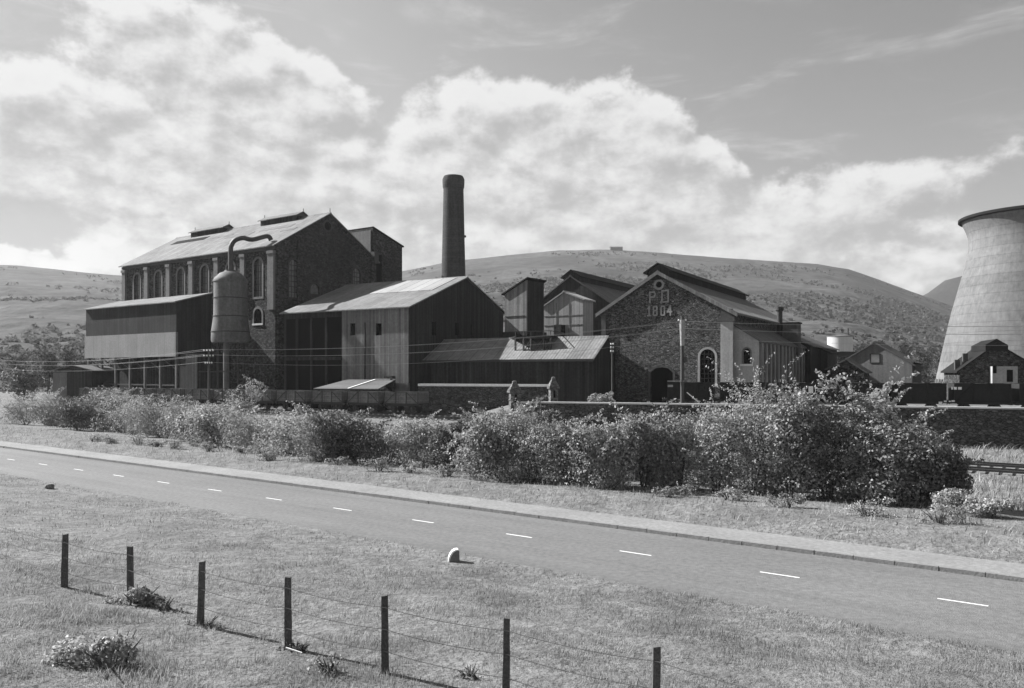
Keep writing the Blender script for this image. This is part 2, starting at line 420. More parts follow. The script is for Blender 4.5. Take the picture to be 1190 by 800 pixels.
a_, z_ = B.tx(380.7), B.zx(380.7, 263); fw.append(dict(loop=circ(a_, z_, .75), frame='dark_brick_trim', fw=.35, pane='dark_void', name='round_vent'))
q = fx(B, 361, 371, 330, 342); fw.append(dict(loop=arch(q[0], q[1]*1.1, q[2], q[3]), frame='dark_brick_trim', fw=.3, pane='glass_pale'))
big, bru = gable_house('machine_hall', 'tallest soot-dark stone hall with pale pitched roof, arched windows and two ridge vents', 'industrial building',
    B, BW, BL, zg-2, b_ze, b_zr, 'sooty_stone', 'sheet_roof_pale', front=fw, left=lw, o=.7, verge=.4)
for t_ in (.75, 8.0, 15.2, 22.5, 29.5, 36.6, 44.3):
    mb = MB(); w_ = 1.5 if t_ < 1 else 1.15
    mb.box(-.42, .0, t_-w_/2, t_+w_/2, 16.5, b_ze-1.0); mb.box(-.55, 0, t_-w_/2-.12, t_+w_/2+.12, b_ze-1.5, b_ze-1.0)
    mb.build('pilaster', M['pale_brick'], big)
mb = MB(); mb.box(-.3, 0, 0, BL, b_ze-.85, b_ze-.35); mb.build('cornice', M['dark_brick_trim'], big)
for a in (.9, BW-.9, 5.0):
    mb = MB(); mb.box(a-.6, a+.6, -.35, 0, zg-1, b_ze-(0 if a != 5 else -1.2)); mb.build('pilaster', M['sooty_stone'], big)
mb = MB(); mb.box(BW-.9, BW+.2, -.5, .5, b_ze-.5, b_ze+1.6); mb.build('kneeler', M['dark_brick_trim'], big)
mb = MB(); mb.tube([(BW/2, -.2, b_zr+.1), (BW/2, -.2, b_zr+1.0)], [.09, .05], 6); mb.build('finial', M['iron_dark'], big)
# ridge vents
for p0, p1 in ((228, 265), (309, 351)):
    # find positions along the ridge by projecting
    def ry(px): return B.ty(px, BW/2)
    y1, y0 = ry(p0), ry(p1); xr = BW/2
    mb = MB(); mb.box(xr-1.2, xr+1.2, y0, y1, b_zr-.9, b_zr+.42)
    v = mb.build('roof_vent', M['boards_dark'], big)
    for k in range(3):
        pass
    mb = MB()
    mb.prism([(xr-1.55, y0-.4, b_zr+.33), (xr, y0-.4, b_zr+1.15), (xr, y0-.4, b_zr+1.28), (xr-1.55, y0-.4, b_zr+.46)], (0, y1-y0+.8, 0))
    mb.prism([(xr+1.55, y0-.4, b_zr+.33), (xr+.005, y0-.4, b_zr+1.15), (xr+.005, y0-.4, b_zr+1.28), (xr+1.55, y0-.4, b_zr+.46)], (0, y1-y0+.8, 0))
    mb.prism([(xr-1.2, y0+.05, b_zr+.42), (xr+1.2, y0+.05, b_zr+.42), (xr, y0+.05, b_zr+1.1)], (0, .2, 0))
    mb.build('vent_roof', M['sheet_roof_grey'], v)
    for yy in (y0-.35, y1+.35): mb = MB(); mb.tube([(xr, yy, b_zr+1.2), (xr, yy, b_zr+1.75)], .06, 5); mb.build('finial', M['iron_dark'], v)
# darker patched sheets on the roof slope facing the camera
ml = (b_zr-b_ze)/(BW/2)
def patch(y0, y1, x0, x1, m):
    mb = MB(); z = lambda x: b_ze+x*ml+.012+.18
    mb.prism([(x0, y0, z(x0)-.02), (x1, y0, z(x1)-.02), (x1, y0, z(x1)+.05), (x0, y0, z(x0)+.05)], (0, y1-y0, 0)); mb.build('roof_patch', M[m], bru[0])
patch(30.5, 41.5, 7.6, 9.1, 'felt_dark'); patch(15.0, 22.0, 6.2, 7.6, 'sheet_roof_grey'); patch(2.0, 5.5, 5.4, 6.3, 'sheet_roof_grey'); patch(22, 29, 7.4, 8.3, 'sheet_roof_grey')
patch(5, 13.5, 7.2, 8.4, 'sheet_roof_grey')

def strokes(root, frame_map, segs, w, mname, name, d0=-.09, d1=.0):
    mb = MB()
    for i, (a0, b0, a1, b1) in enumerate(segs):
        dx, dy = a1-a0, b1-b0; l = math.hypot(dx, dy) or 1; nx, ny = -dy/l*w/2, dx/l*w/2; ex, ey = dx/l*w/2, dy/l*w/2
        j = i*.0035
        pts = [frame_map(a0-ex+nx, b0-ey+ny, d0-j), frame_map(a0-ex-nx, b0-ey-ny, d0-j), frame_map(a1+ex-nx, b1+ey-ny, d0-j), frame_map(a1+ex+nx, b1+ey+ny, d0-j)]
        mb.prism(pts, Vector(frame_map(0, 0, d1+j))-Vector(frame_map(0, 0, d0)))
    return mb.build(name, M[mname], root)
GL = {'P': [(0,0,0,1),(0,1,.75,1),(.75,1,.95,.8),(.95,.8,.75,.52),(.75,.52,0,.52)], 'D': [(0,0,0,1),(0,1,.85,1),(.85,1,.85,0),(.85,0,0,0)],
      '1': [(.45,0,.45,1),(.45,1,.15,.82),(.1,0,.8,0)], '8': [(.15,0,.8,0),(.15,.54,.8,.54),(.15,1,.8,1),(0,.12,0,.42),(0,.66,0,.88),(.92,.12,.92,.42),(.92,.66,.92,.88)],
      '0': [(.15,0,.75,0),(.15,1,.75,1),(0,.12,0,.88),(.88,.12,.88,.88)], '4': [(.72,0,.72,1),(.72,1,0,.35),(0,.35,1,.35)], '.': [(.1,0,.16,0)]}
def lettering(root, m, text, a0, b0, w, h, sw, mname, gap):
    a = a0
    for ch in text:
        if ch == ' ': a += w; continue
        ww = w if ch != '.' else w*.2
        segs = [(a+s_[0]*w, b0+s_[1]*h, a+s_[2]*w, b0+s_[3]*h) for s_ in GL[ch]]
        strokes(root, m, segs, sw, mname, 'wall_letter' if not ch.isdigit() else 'wall_numeral')
        a += ww + gap
fm = lambda a, b, d: (a, d, b)
a0, z0_ = B.tx(371), B.zx(371, 280); a1 = B.tx(392)
lettering(big, fm, 'P.D', a0, z0_-.2, 1.6, 2.0, .24, 'sooty_brick', .8)

# tower block behind the hall
T = Frame(*at(433, 150), 900, 1325)
TW = T.tx(467.3); TL = T.ty(404)
zT0 = T.zx(433, 265); zT1 = T.zx(467, 287)
q = fx(T, 437, 444, 296, 330)
tw, _ = gable_house('rear_tower_block', 'square dark stone block with sloping flat roof rising behind the machine hall gable', 'industrial building', T, TW, max(TL, 6), 1, zT0, zT0, 'sooty_stone', 'felt_dark', ridge=0, ze2=zT1, o=.3, verge=.25, th=.25,
    front=[dict(loop=rect(q[0]-q[1]/2, q[0]+q[1]/2, q[2], q[3]), pane='dark_void', name='opening')])
mb = MB(); mb.box(-.08, 0, .4, max(TL, 6)-.1, 20, zT0-.4); mb.build('lit_face_overlay', M['render_grey'], tw)  # paler overlay: sunlight on the left face put into the colour
mb = MB(); mb.tube([(-.2, 0.2, 10), (-.2, .2, zT0-.6)], .14, 6); mb.build('downpipe', M['iron_dark'], tw)

# screens building: lean-to on stilts against the hall's long side
tA = B.ty(246)
px_, py_ = B.w(0, tA); kk = (205-CX)/F
p_ = (px_ - kk*py_)/(B.X[0]-kk*B.X[1])     # distance forward of the hall wall
LF = Frame(*B.w(-p_, tA), 900, 1325)
LL = LF.ty(100); lze = LF.zy(205, 351); lzb = LF.zy(205, 413.5); lzp = LF.zy(205, 386.5); lzr = CZ+(HY-341.5)*py_/F
sc_ = empty('screens_building', (LF.o[0], LF.o[1], 0), LF.rz, 'long dark sheeted screens building raised on steel legs with a pale lower band', 'industrial building')
mb = MB()
prof = [(0, lzb), (p_-.02, lzb), (p_-.02, lzr), (0, lze)]
mb.panel(prof, [], fm, 0, .25); mb.panel(prof, [], lambda a, b, d: (a, LL-d, b), 0, .25)
mb.panel(rect(.25, LL-.25, lzp, lze-.02), [], lambda a, b, d: (d, a, b), .003, .25)
mb.build('upper_wall', M['sheet_dark'], sc_)
mb = MB(); mb.box(-.22, .2, -.1, LL+.1, lzb-.15, lzp+.05); mb.build('lower_panel', M['sheet_panel'], sc_)
mb = MB(); m2 = (lzr-lze)/p_; mb.prism([(-.5, -.35, lze-.5*m2+.02), (p_-.02, -.35, lzr+.02), (p_-.02, -.35, lzr+.2), (-.5, -.35, lze-.5*m2+.2)], (0, LL+.7, 0)); mb.build('roof', M['sheet_roof_pale'], sc_)
mb = MB(); mb.box(.25, p_-.05, .25, LL-.25, lzb, lzb+.3); mb.build('floor_deck', M['boards_dark'], sc_)
for i in range(7):
    y_ = .4 + i*(LL-.8)/6
    for x_ in (.3, p_-.7):
        mb = MB(); mb.box(x_-.18, x_+.18, y_-.18, y_+.18, zg-1, lzb-.002); mb.build('leg', M['iron_rust'], sc_)
for i in range(6):
    y0_ = .4+i*(LL-.8)/6; y1_ = .4+(i+1)*(LL-.8)/6
    mb = MB(); mb.bar((.3, y0_+.2, lzb-2.2), (.3, y1_-.2, lzb-.3), .14); mb.bar((.3, y0_+.2, 4.2), (.3, y1_-.2, 4.2), .2); mb.build('brace', M['iron_dark'], sc_)
mb = MB()   # boarded back screen under the deck
mb.box(p_-1.6, p_-1.3, .3, LL-.3, zg-1, lzb-.3); mb.build('back_screen', M['boards_dark'], sc_)
mb = MB(); mb.box(.2, p_-.2, -5.5, -.6, zg, 9.4); mb.build('side_bunker', M['boards_dark'], sc_)

# dust collector silo with swan-neck pipe
sx, sy = at(268, 122)
si = empty('dust_silo', (sx, sy, 0), 0, 'bottle-shaped dark iron silo with a flared base and long curved pipe to the roof', 'silo')
rpx = lambda px: px*122/F
zz = lambda py: zat(py, 122)
prof = [(rpx(20.5), zz(398.5)), (rpx(21.5), zz(396)), (rpx(21.3), zz(386)), (rpx(20.3), zz(378)), (rpx(18.9), zz(368)), (rpx(18.6), zz(345)), (rpx(18.6), zz(328))]
mb = MB(); mb.lathe(prof, n=36); mb.build('body', M['iron_rust'], si, smooth=True)
mb = MB(); mb.lathe([(rpx(19.4), zz(328.4)), (rpx(19.4), zz(326.8)), (rpx(18.0), zz(324)), (rpx(12), zz(318)), (rpx(7), zz(316)), (rpx(6.5), zz(314.5))], n=36); mb.build('dome_cap', M['iron_rust'], si, smooth=True)
for py in (386, 368, 347):
    mb = MB(); r0 = {386: 21.5, 368: 19.1, 347: 18.8}[py]; mb.lathe([(rpx(r0), zz(py)-.07), (rpx(r0)+.06, zz(py)-.05), (rpx(r0)+.06, zz(py)+.05), (rpx(r0), zz(py)+.07)], n=36, cap=False); mb.build('band', M['iron_dark'], si)
ex, ey = at(314, 127.0); ez = zat(277.5, 127)
pts = [(0, 0, zz(318)), (0, 0, zz(292)), (.15, .02, zz(285)), (rpx(5), .2, zz(279)), (rpx(13), .6, zz(276))]
e2 = (ex-sx, ey-sy)
pts += [(e2[0]*.55, e2[1]*.5, zz(275.5)), (e2[0]*.93, e2[1]*.9, ez+.3), (e2[0]*1.03, e2[1], ez-.25)]
from mathutils.geometry import interpolate_bezier
sm = []
for i in range(len(pts)-1):
    p0, p1 = Vector(pts[i]), Vector(pts[i+1]); pm = Vector(pts[max(i-1, 0)]); pn = Vector(pts[min(i+2, len(pts)-1)])
    sm += interpolate_bezier(p0, p0+(p1-pm)/6, p1-(pn-p0)/6, p1, 6)[:-1]
sm.append(Vector(pts[-1]))
mb = MB(); mb.tube(sm, .37, 12); mb.build('swan_neck_pipe', M['pipe_iron'], si, smooth=True)
for a, b in ((-1.6, -1.2), (1.6, -1.2), (-1.6, 1.4), (1.6, 1.4)):
    mb = MB(); mb.box(a-.13, a+.13, b-.13, b+.13, .2, zz(398)); mb.build('leg', M['iron_dark'], si)
mb = MB(); mb.lathe([(.45, .2), (.45, zz(398))], (-.35, -.9, 0), n=12); mb.build('down_pipe', M['iron_rust'], si, smooth=True)
mb = MB()
for z_ in (3.6, 6.4): mb.box(-1.7, 1.7, -1.33, -1.2, z_, z_+.25); mb.box(-4.5, -1.5, -1.33, -1.2, z_, z_+.14)
mb.build('platform_rail', M['pipe_iron'], si)

# ------------------------------------------------------------------ the boarded lower hall
H = Frame(*at(476, 108), 510, 900)
HW = 26.0; HL = H.ty(330)
h_ze = H.zy(476, 356.5); HR = H.tx(541); h_zr = zat(323.5, H.w(HR, 0)[1]); h_ze2 = zat(364, H.w(HW, 0)[1])
lo = []
for x0, x1 in ((407.5, 413.5), (437, 444)):
    q = fyy(H, x0, x1, 376, 390); lo.append(dict(loop=rect(q[0]-q[1]/2, q[0]+q[1]/2, q[2], q[3]), pane='dark_void'))
ro = []
for x0, x1, y0, y1 in ((502, 507, 374, 390), (529, 533, 375, 390), (547, 550, 377, 390)):
    q = fx(H, x0, x1, y0, y1); ro.append(dict(loop=rect(q[0]-q[1]/2, q[0]+q[1]/2, q[2], q[3]), pane='dark_void'))
yb = H.ty(398)
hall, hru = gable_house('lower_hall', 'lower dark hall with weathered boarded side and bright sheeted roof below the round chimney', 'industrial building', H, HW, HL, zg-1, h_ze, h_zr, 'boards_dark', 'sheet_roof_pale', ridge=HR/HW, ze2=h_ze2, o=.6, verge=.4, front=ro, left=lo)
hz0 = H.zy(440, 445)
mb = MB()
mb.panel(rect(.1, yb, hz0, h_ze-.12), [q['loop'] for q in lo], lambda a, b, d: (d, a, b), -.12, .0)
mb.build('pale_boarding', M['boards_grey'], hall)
mb = MB(); mb.box(-.1, .0, yb+.1, HL-.6, zg-.5, h_ze-1.0); mb.build('bay_shade_panel', M['dark_void'], hall)  # flat black panel: shade inside the open bay painted on the wall
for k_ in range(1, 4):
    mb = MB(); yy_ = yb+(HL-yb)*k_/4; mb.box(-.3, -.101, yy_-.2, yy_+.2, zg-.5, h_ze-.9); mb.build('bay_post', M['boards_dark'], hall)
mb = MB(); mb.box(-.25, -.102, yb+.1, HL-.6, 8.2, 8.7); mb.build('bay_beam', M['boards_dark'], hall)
mb = MB(); mb.box(-.35, .02, .0, yb, zg-1, hz0-.02); mb.build('plinth', M['render_grey'], hall)
mb = MB(); y0_, y1_ = H.ty(462), H.ty(452.5); mb.box(-1.2, -.45, y0_, y1_, zg-1, H.zy(457, 437)); mb.build('buttress', M['sooty_stone'], hall)
mb = MB(); mh = (h_zr-h_ze)/HR
zf = lambda x: h_ze+x*mh+.2
mb.prism([(7.5, 1.5, zf(7.5)-.02), (14.2, 1.5, zf(14.2)-.02), (14.2, 1.5, zf(14.2)+.06), (7.5, 1.5, zf(7.5)+.06)], (0, 12.0, 0)); mb.build('roof_patch', M['sheet_roof_white'], hru[0])
for i, px in enumerate((425,)):
    pass
mb = MB(); yk = H.ty(425); mb.bar((-.2, yk, h_ze-2), (-.2, yk, hz0), .14); mb.build('downpipe', M['iron_dark'], hall)

# round chimney
chx, chy = at(527, 150); rr = lambda w: w/2*150/F; zc = lambda py: zat(py, 150)
ch = empty('round_chimney', (chx, chy, 0), 0, 'tall round brick chimney with a thick corbelled top behind the lower hall', 'chimney')
mb = MB(); mb.lathe([(rr(29.5), 1), (rr(28.3), zc(330)), (rr(25.5), zc(270)), (rr(23.3), zc(219))], n=40); mb.build('shaft', M['chimney_brick'], ch, smooth=True)
mb = MB(); mb.lathe([(rr(23.4), zc(220)), (rr(25), zc(218)), (rr(25.6), zc(213)), (rr(25.6), zc(209)), (rr(22.5), zc(205.5)), (rr(18), zc(205.2)), (rr(16), zc(207))], n=40); mb.build('corbelled_top', M['chimney_brick'], ch, smooth=True)
for py in (222, 246, 275, 300):
    pass
mb = MB(); mb.box(rr(25)-.05, rr(25)+.35, -.3, .3, zc(276), zc(274)); mb.build('bracket', M['iron_dark'], ch)

# ------------------------------------------------------------------ long low shed in front of the engine house
E = Frame(*at(690, 99), 465, 900)
EL = E.ty(486); e_ze = E.zy(690, 417); EW = 10.0; e_zr = zat(393, E.w(EW/2, 0)[1])
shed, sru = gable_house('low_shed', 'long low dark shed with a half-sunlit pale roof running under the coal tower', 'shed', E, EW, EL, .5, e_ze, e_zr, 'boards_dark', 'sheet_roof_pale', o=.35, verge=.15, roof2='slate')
mb = MB(); mb.box(-.45, -.36, -.1, EL, e_ze-.35, e_ze-.05); mb.build('gutter', M['iron_dark'], shed)

# coal tower on trestle
TA = Frame(*at(612, 112), .6, .8)
taW = TA.tx(632); taL = TA.ty(586.5); ta_b = TA.zx(612, 385); ta_r = TA.zx(612, 325.3); ta_l = TA.zy(585.8, 342.6)
ct = empty('coal_tower', (TA.o[0], TA.o[1], 0), TA.rz, 'boarded coal tower with sloping roof standing on trestle legs above the low shed', 'tower')
mb = MB()
mb.panel([(0, ta_b), (taL, ta_b), (taL, ta_l), (0, ta_r)], [], lambda a, b, d: (d, a, b), 0, .2); mb.build('lit_wall', M['boards_grey'], ct)  # sunlight put into the colour: paler face here, shaded walls in a darker material
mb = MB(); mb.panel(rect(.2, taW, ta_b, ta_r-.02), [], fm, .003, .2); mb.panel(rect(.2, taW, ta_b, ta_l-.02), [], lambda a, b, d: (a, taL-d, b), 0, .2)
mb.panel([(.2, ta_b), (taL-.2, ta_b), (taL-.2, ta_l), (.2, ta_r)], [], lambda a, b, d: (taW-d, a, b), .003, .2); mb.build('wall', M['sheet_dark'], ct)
mb = MB(); mb.prism([(-.3, -.3, ta_r+.15), (-.3, taL+.4, ta_l-.1), (-.3, taL+.4, ta_l+.1), (-.3, -.3, ta_r+.35)], (taW+.6, 0, 0)); mb.build('roof', M['felt_dark'], ct)
mb = MB(); mb.box(-.25, taW+.3, -.3, taL+.3, ta_b-.45, ta_b-.02); mb.box(-.3, -.15, -.3, taL+.3, ta_b-1.0, ta_b-.46); mb.build('platform', M['boards_dark'], ct)
mb = MB(); mb.bar((-.06, .3, ta_r-5.2), (-.06, taL-.1, ta_r-5.2), .1); mb.build('batten', M['boards_dark'], ct)
for a in (.1, taW/2, taW-.1):
    for b in (.1, taL-.2):
        mb = MB(); mb.box(a-.1, a+.1, b-.1, b+.1, 2.4, ta_b-.46); mb.build('leg', M['iron_dark'], ct)
mb = MB(); z1_, z2_ = 8.2, ta_b-.6
for a0_, a1_ in ((.1, taW/2), (taW/2, taW-.1)):
    mb.bar((a0_, 0.1, z1_), (a1_, .1, z2_), .1); mb.bar((a0_, .05, z2_), (a1_, .05, z1_), .1)
for b0_, b1_ in ((.1, taL/2), (taL/2, taL-.2)):
    mb.bar((.1, b0_, z1_), (.1, b1_, z2_), .1); mb.bar((.05, b0_, z2_), (.05, b1_, z1_), .1)
mb.build('brace', M['iron_dark'], ct)
# the trestle walkway that carries on over the shed roof towards the sidings
tr = empty('trestle_walkway', (TA.o[0], TA.o[1], 0), TA.rz, 'lattice-legged timber walkway standing over the pale shed roof below the coal tower', 'walkway')
def tloc(px, D):
    x, y = at(px, D); dx, dy = x-TA.o[0], y-TA.o[1]; return (dx*TA.X[0]+dy*TA.X[1], dx*TA.Y[0]+dy*TA.Y[1])
zr0, zr1 = 8.6, zat(393.5, 105.5)
fl = [tloc(px, D) for px, D in ((599, 106.3), (608.5, 105.6), (617, 105.0), (632, 104.4), (640, 104.0))]
for a, b in fl:
    mb = MB(); mb.box(a-.1, a+.1, b-.1, b+.1, zr0, zr1); mb.build('leg', M['iron_dark'], tr)
for (a, b), (c, d) in ((fl[1], fl[2]), (fl[2], fl[3]), (fl[3], fl[4])):
    mb = MB(); mb.bar((a, b, zr0+.4), (c, d, zr1-.05), .09); mb.bar((a+.03, b+.03, zr1-.05), (c+.03, d+.03, zr0+.4), .09); mb.build('brace', M['iron_dark'], tr)
mb = MB()
for k in range(len(fl)-1): mb.bar((fl[k][0], fl[k][1], zr1+.1), (fl[k+1][0], fl[k+1][1], zr1+.1), .2)
mb.build('beam', M['boards_dark'], tr)
bk_ = [tloc(px, D) for px, D in ((592, 111), (655, 110))]
mb = MB(); pf = [fl[0], fl[-1], bk_[1], bk_[0]]; mb.prism([(a, b, zr1+.21) for a, b in pf], (0, 0, .14)); mb.build('deck', M['boards_dark'], tr)
mb = MB(); zt3 = zat(385.5, 106)
for k in range(len(fl)): mb.box(fl[k][0]-.04, fl[k][0]+.04, fl[k][1]-.04, fl[k][1]+.04, zr1+.3, zt3)
mb.bar((fl[0][0], fl[0][1], zt3), (fl[-1][0], fl[-1][1], zt3), .09); mb.bar((fl[-1][0], fl[-1][1], zt3), (bk_[1][0], bk_[1][1], zt3), .09); mb.build('handrail', M['iron_dark'], tr)

# pale sheeted gable house
G = Frame(*at(632, 124), .85, -.527)
GW = G.tx(677.5); g_b = G.zx(655, 440); gl = G.zx(632, 357); gr_ = G.zx(678, 348.5); gx_ = G.tx(655.5); gz = G.zx(655.3, 340.5)
gh, gru = gable_house('sheeted_house', 'small pale corrugated gable house with white roof edge beside the coal tower', 'building', G, GW, 3.6, 2, gl, gz, 'sheet_pale', 'sheet_roof_white', ridge=gx_/GW, ze2=gr_, o=.35, verge=.25, th=.22, t=.25)
mb = MB()
for py in (367, 378): mb.box(.05, GW-.05, -.05, 0, zat(py, 122)-.06, zat(py, 122)+.06)
for a in (GW*.33, GW*.66): mb.box(a-.04, a+.04, -.054, 0, 8, zat(352, 122))
mb.build('batten', M['boards_grey'], gh)
mb = MB(); q = fx(G, 649, 657, 378, 395); mb.box(q[0]-q[1]/2, q[0]+q[1]/2, -1.5, -.06, q[2]-3, q[3]); mb.build('lobby', M['boards_dark'], gh)

# dark building with ridge monitor behind
PDF = (545, 900)
K = Frame(*at(590, 150), 900, -545)
KX = Frame(*at(590, 150), 900, -545)
k_r = KX.tx(663); KW = k_r*2; k_zr = KX.zx(663, 322); k_ze = KX.zx(600, 366)
k_ze = k_zr - k_r*.66
kb_, kru = gable_house('rear_workshop', 'big sheeted workshop with a raised ridge vent behind the pale gable house', 'industrial building', K, KW, 34, 2, k_ze, k_zr, 'sheet_dark', 'slate', o=.4, verge=.3)
def monitor(root, xr, y0, y1, zr, slope, w=1.6, h=1.2, m='felt_dark'):
    mb = MB(); mb.prism([(xr-w, y0, zr-w*slope), (xr+w, y0, zr-w*slope), (xr+w, y0, zr-w*slope+h), (xr, y0, zr+h), (xr-w, y0, zr-w*slope+h)], (0, y1-y0, 0)); v = mb.build('ridge_monitor', M['sheet_dark'], root)
    mb = MB(); e = .01
    mb.prism([(xr-w-.5, y0-.3, zr-(w+.5)*slope+h+e), (xr, y0-.3, zr+h+e), (xr, y0-.3, zr+h+.2), (xr-w-.5, y0-.3, zr-(w+.5)*slope+h+.2)], (0, y1-y0+.6, 0))
    mb.prism([(xr+w+.5, y0-.3, zr-(w+.5)*slope+h+e), (xr+.004, y0-.3, zr+h+e), (xr+.004, y0-.3, zr+h+.2), (xr+w+.5, y0-.3, zr-(w+.5)*slope+h+.2)], (0, y1-y0+.6, 0))
    mb.build('monitor_roof', M[m], v)
monitor(kb_, k_r, .3, 30, k_zr, .66)
for px in (712, 716):
    pass

# ------------------------------------------------------------------ the dated engine house
A0 = at(850, 98)
A_tmp = Frame(A0[0], A0[1], -900, 545)
tL = A_tmp.tx(701); AW = tL
A = Frame(A0[0]-900/1052.2*tL, A0[1]+545/1052.2*tL, 900, -545)
ALn = 39.0
a_r = A.tx(765.5); a_zr = A.zx(765.5, 317.5); a_ze = A.zx(701, 362.5); a_ze2 = A.zx(850, 362)
fo = []
q = fx(A, 813.5, 831, 406, 446); fo.append(dict(loop=arch(*q), frame='render_pale', fw=.28, pane='dark_void', sill='coping', bars=(4, 7)))
q = fx(A, 756, 782, 427, 470); dw_ = q
fo.append(dict(loop=[(q[0]-q[1]/2, q[2]), (q[0]+q[1]/2, q[2]), (q[0]+q[1]/2, q[3]-.7), (q[0]+q[1]*.3, q[3]-.15), (q[0], q[3]), (q[0]-q[1]*.3, q[3]-.15), (q[0]-q[1]/2, q[3]-.7)], frame='dark_brick_trim', fw=.3, pane='dark_void', name='doorway'))
a_, z_ = A.tx(766), A.zx(766, 331); fo.append(dict(loop=circ(a_, z_, .42, 16), frame='letter_brick', fw=.3, pane='dark_void', name='round_vent', proud=.12))
eng, eru = gable_house('engine_house', 'rough stone engine house with P.D. 1804 set in pale brick on its gable', 'industrial building', A, AW, ALn, 1.5, a_ze, a_zr, 'engine_stone', 'slate', ridge=a_r/AW, ze2=a_ze2, o=.9, verge=.5, front=fo, roof2='slate', th=.22)
monitor(eng, a_r, -.2, ALn-.2, a_zr, (a_zr-a_ze)/a_r, w=1.5, h=1.15)
# pale sheet band on lower roof slope and barge boards
mr = (a_zr-a_ze2)/(AW-a_r)
mb = MB(); zf2 = lambda x: a_ze2+(AW-x)*mr+.24
mb.prism([(AW-4.0, -.2, zf2(AW-4.0)), (AW+.85, -.2, zf2(AW+.85)), (AW+.85, -.2, zf2(AW+.85)+.06), (AW-4.0, -.2, zf2(AW-4.0)+.06)], (0, ALn, 0)); mb.build('lower_roof_sheets', M['sheet_roof_white'], eru[1])
for sgn in (0, 1):
    mb = MB()
    if sgn == 0:
        m_ = (a_zr-a_ze)/a_r; mb.prism([(-.9, -.62, a_ze-.9*m_-.25), (a_r, -.62, a_zr-.25), (a_r, -.62, a_zr+.26), (-.9, -.62, a_ze-.9*m_+.26)], (0, .1, 0))
    else:
        mb.prism([(AW+.9, -.62, a_ze2-.9*mr-.25), (a_r+.01, -.62, a_zr-.25), (a_r+.01, -.62, a_zr+.26), (AW+.9, -.62, a_ze2-.9*mr+.26)], (0, .1, 0))
    mb.build('barge_board', M['pale_brick' if sgn == 0 else 'boards_grey'], eng)
mb = MB(); c0, c1 = A.tx(838), A.tx(850.5); mb.box(c0, AW+.25, -.28, 0, 1.5, a_ze2-.6); p1_ = mb.build('corner_pier', M['render_pale'], eng)
mb = MB(); mb.box(c0-.3, AW+.5, -.5, 0, a_ze2-1.3, a_ze2-.75); mb.box(c0+.02, AW+.2, -.35, 0, a_ze2-.75, a_ze2+.3); mb.build('pier_capital', M['dark_brick_trim'], p1_)
mb = MB(); mb.box(-.2, .5, -.25, 0, 1.5, a_ze-.4); mb.build('corner_pier', M['dark_brick_trim'], eng)
lh = (A.zx(770, 337.5)-A.zx(770, 350.5)); la = 0; lw_ = (A.tx(763)-A.tx(755))
lettering(eng, fm, 'P.', A.tx(755.5), A.zx(757, 351.8), A.tx(762.2)-A.tx(755.5), lh*.93, .2, 'letter_brick', .62)
lettering(eng, fm, 'D.', A.tx(769.5), A.zx(773, 351.0), A.tx(778)-A.tx(769.5), lh, .21, 'letter_brick', .35)
wn_ = A.tx(759)-A.tx(754); zN = A.zx(768, 366.5); hN = A.zx(768, 356.3)-A.zx(768, 366.5)
for ch, px in zip('1804', (752.7, 759.6, 768.5, 776.0)):
    lettering(eng, fm, ch, A.tx(px), zN, wn_*.88, hN, .22, 'letter_brick', .3)

# aisle on the right of the engine house
AI = Frame(*A.w(AW+.02, .6), 900, -545)
aiW = AI.tx(882); ai_l = AI.zx(851, 378); ai_r = AI.zx(882, 396.5)
q = fx(AI, 863.5, 872, 405, 423)
aiL = 32.0
ro = []
for i in range(13):
    c = 1.6+i*2.3
    if c < aiL-1: ro.append(dict(loop=rect(c-.4, c+.4, ai_r-4.2, ai_r-.7), pane='dark_void'))
ai, aru = gable_house('engine_house_aisle', 'rendered lean-to with a small arched window on the right side of the engine house', 'building', AI, aiW, aiL, 1.5, ai_l, ai_l, 'render_pale', 'slate', ridge=0, ze2=ai_r, o=.35, verge=.2, front=[dict(loop=arch(*q), frame='pale_brick', fw=.15, pane='dark_void', sill='coping')], right=ro, t=.3)
for i in range(14):
    mb = MB(); c = .45+i*2.3; mb.box(aiW, aiW+.25, c-.22, c+.22, 1.5, ai_r-.2); mb.build('pilaster', M['render_grey'], ai)
# little stack between the roofs
px0, D0_ = 907, 118.0
cx_, cy_ = at(906, D0_)
stk = empty('iron_stack', (cx_, cy_, 0), A.rz, 'short dark iron stack with a brick box beside it on the aisle roof', 'chimney')
mb = MB(); mb.lathe([(.45, 8), (.42, zat(362, D0_)), (.62, zat(361, D0_)), (.62, zat(357, D0_)), (.4, zat(356.6, D0_))], n=14); mb.build('flue', M['iron_dark'], stk, smooth=True)
mb = MB(); mb.box(.7, 2.9, -.9, 1.1, 9, zat(377, D0_)); mb.build('brick_box', M['dark_brick_trim'], stk)
mb = MB(); mb.box(.55, 3.05, -1.05, 1.25, zat(377, D0_), zat(375.5, D0_)); mb.build('brick_box_cap', M['felt_dark'], stk)
# farther lower range
RF = Frame(*at(903, 124), 900, -545)
rl = empty('x', (0, 0, 0)) if False else None
rW = RF.tx(942); 
rg, _ = gable_house('far_range', 'low dark range with sloping roof continuing beyond the iron stack', 'building', Frame(*RF.w(0, 0), 900, -545), rW, 26, 1.5, RF.zx(903, 386), RF.zx(903, 386), 'sheet_dark', 'slate', ridge=0, ze2=RF.zx(942, 402), o=.4, verge=.3)

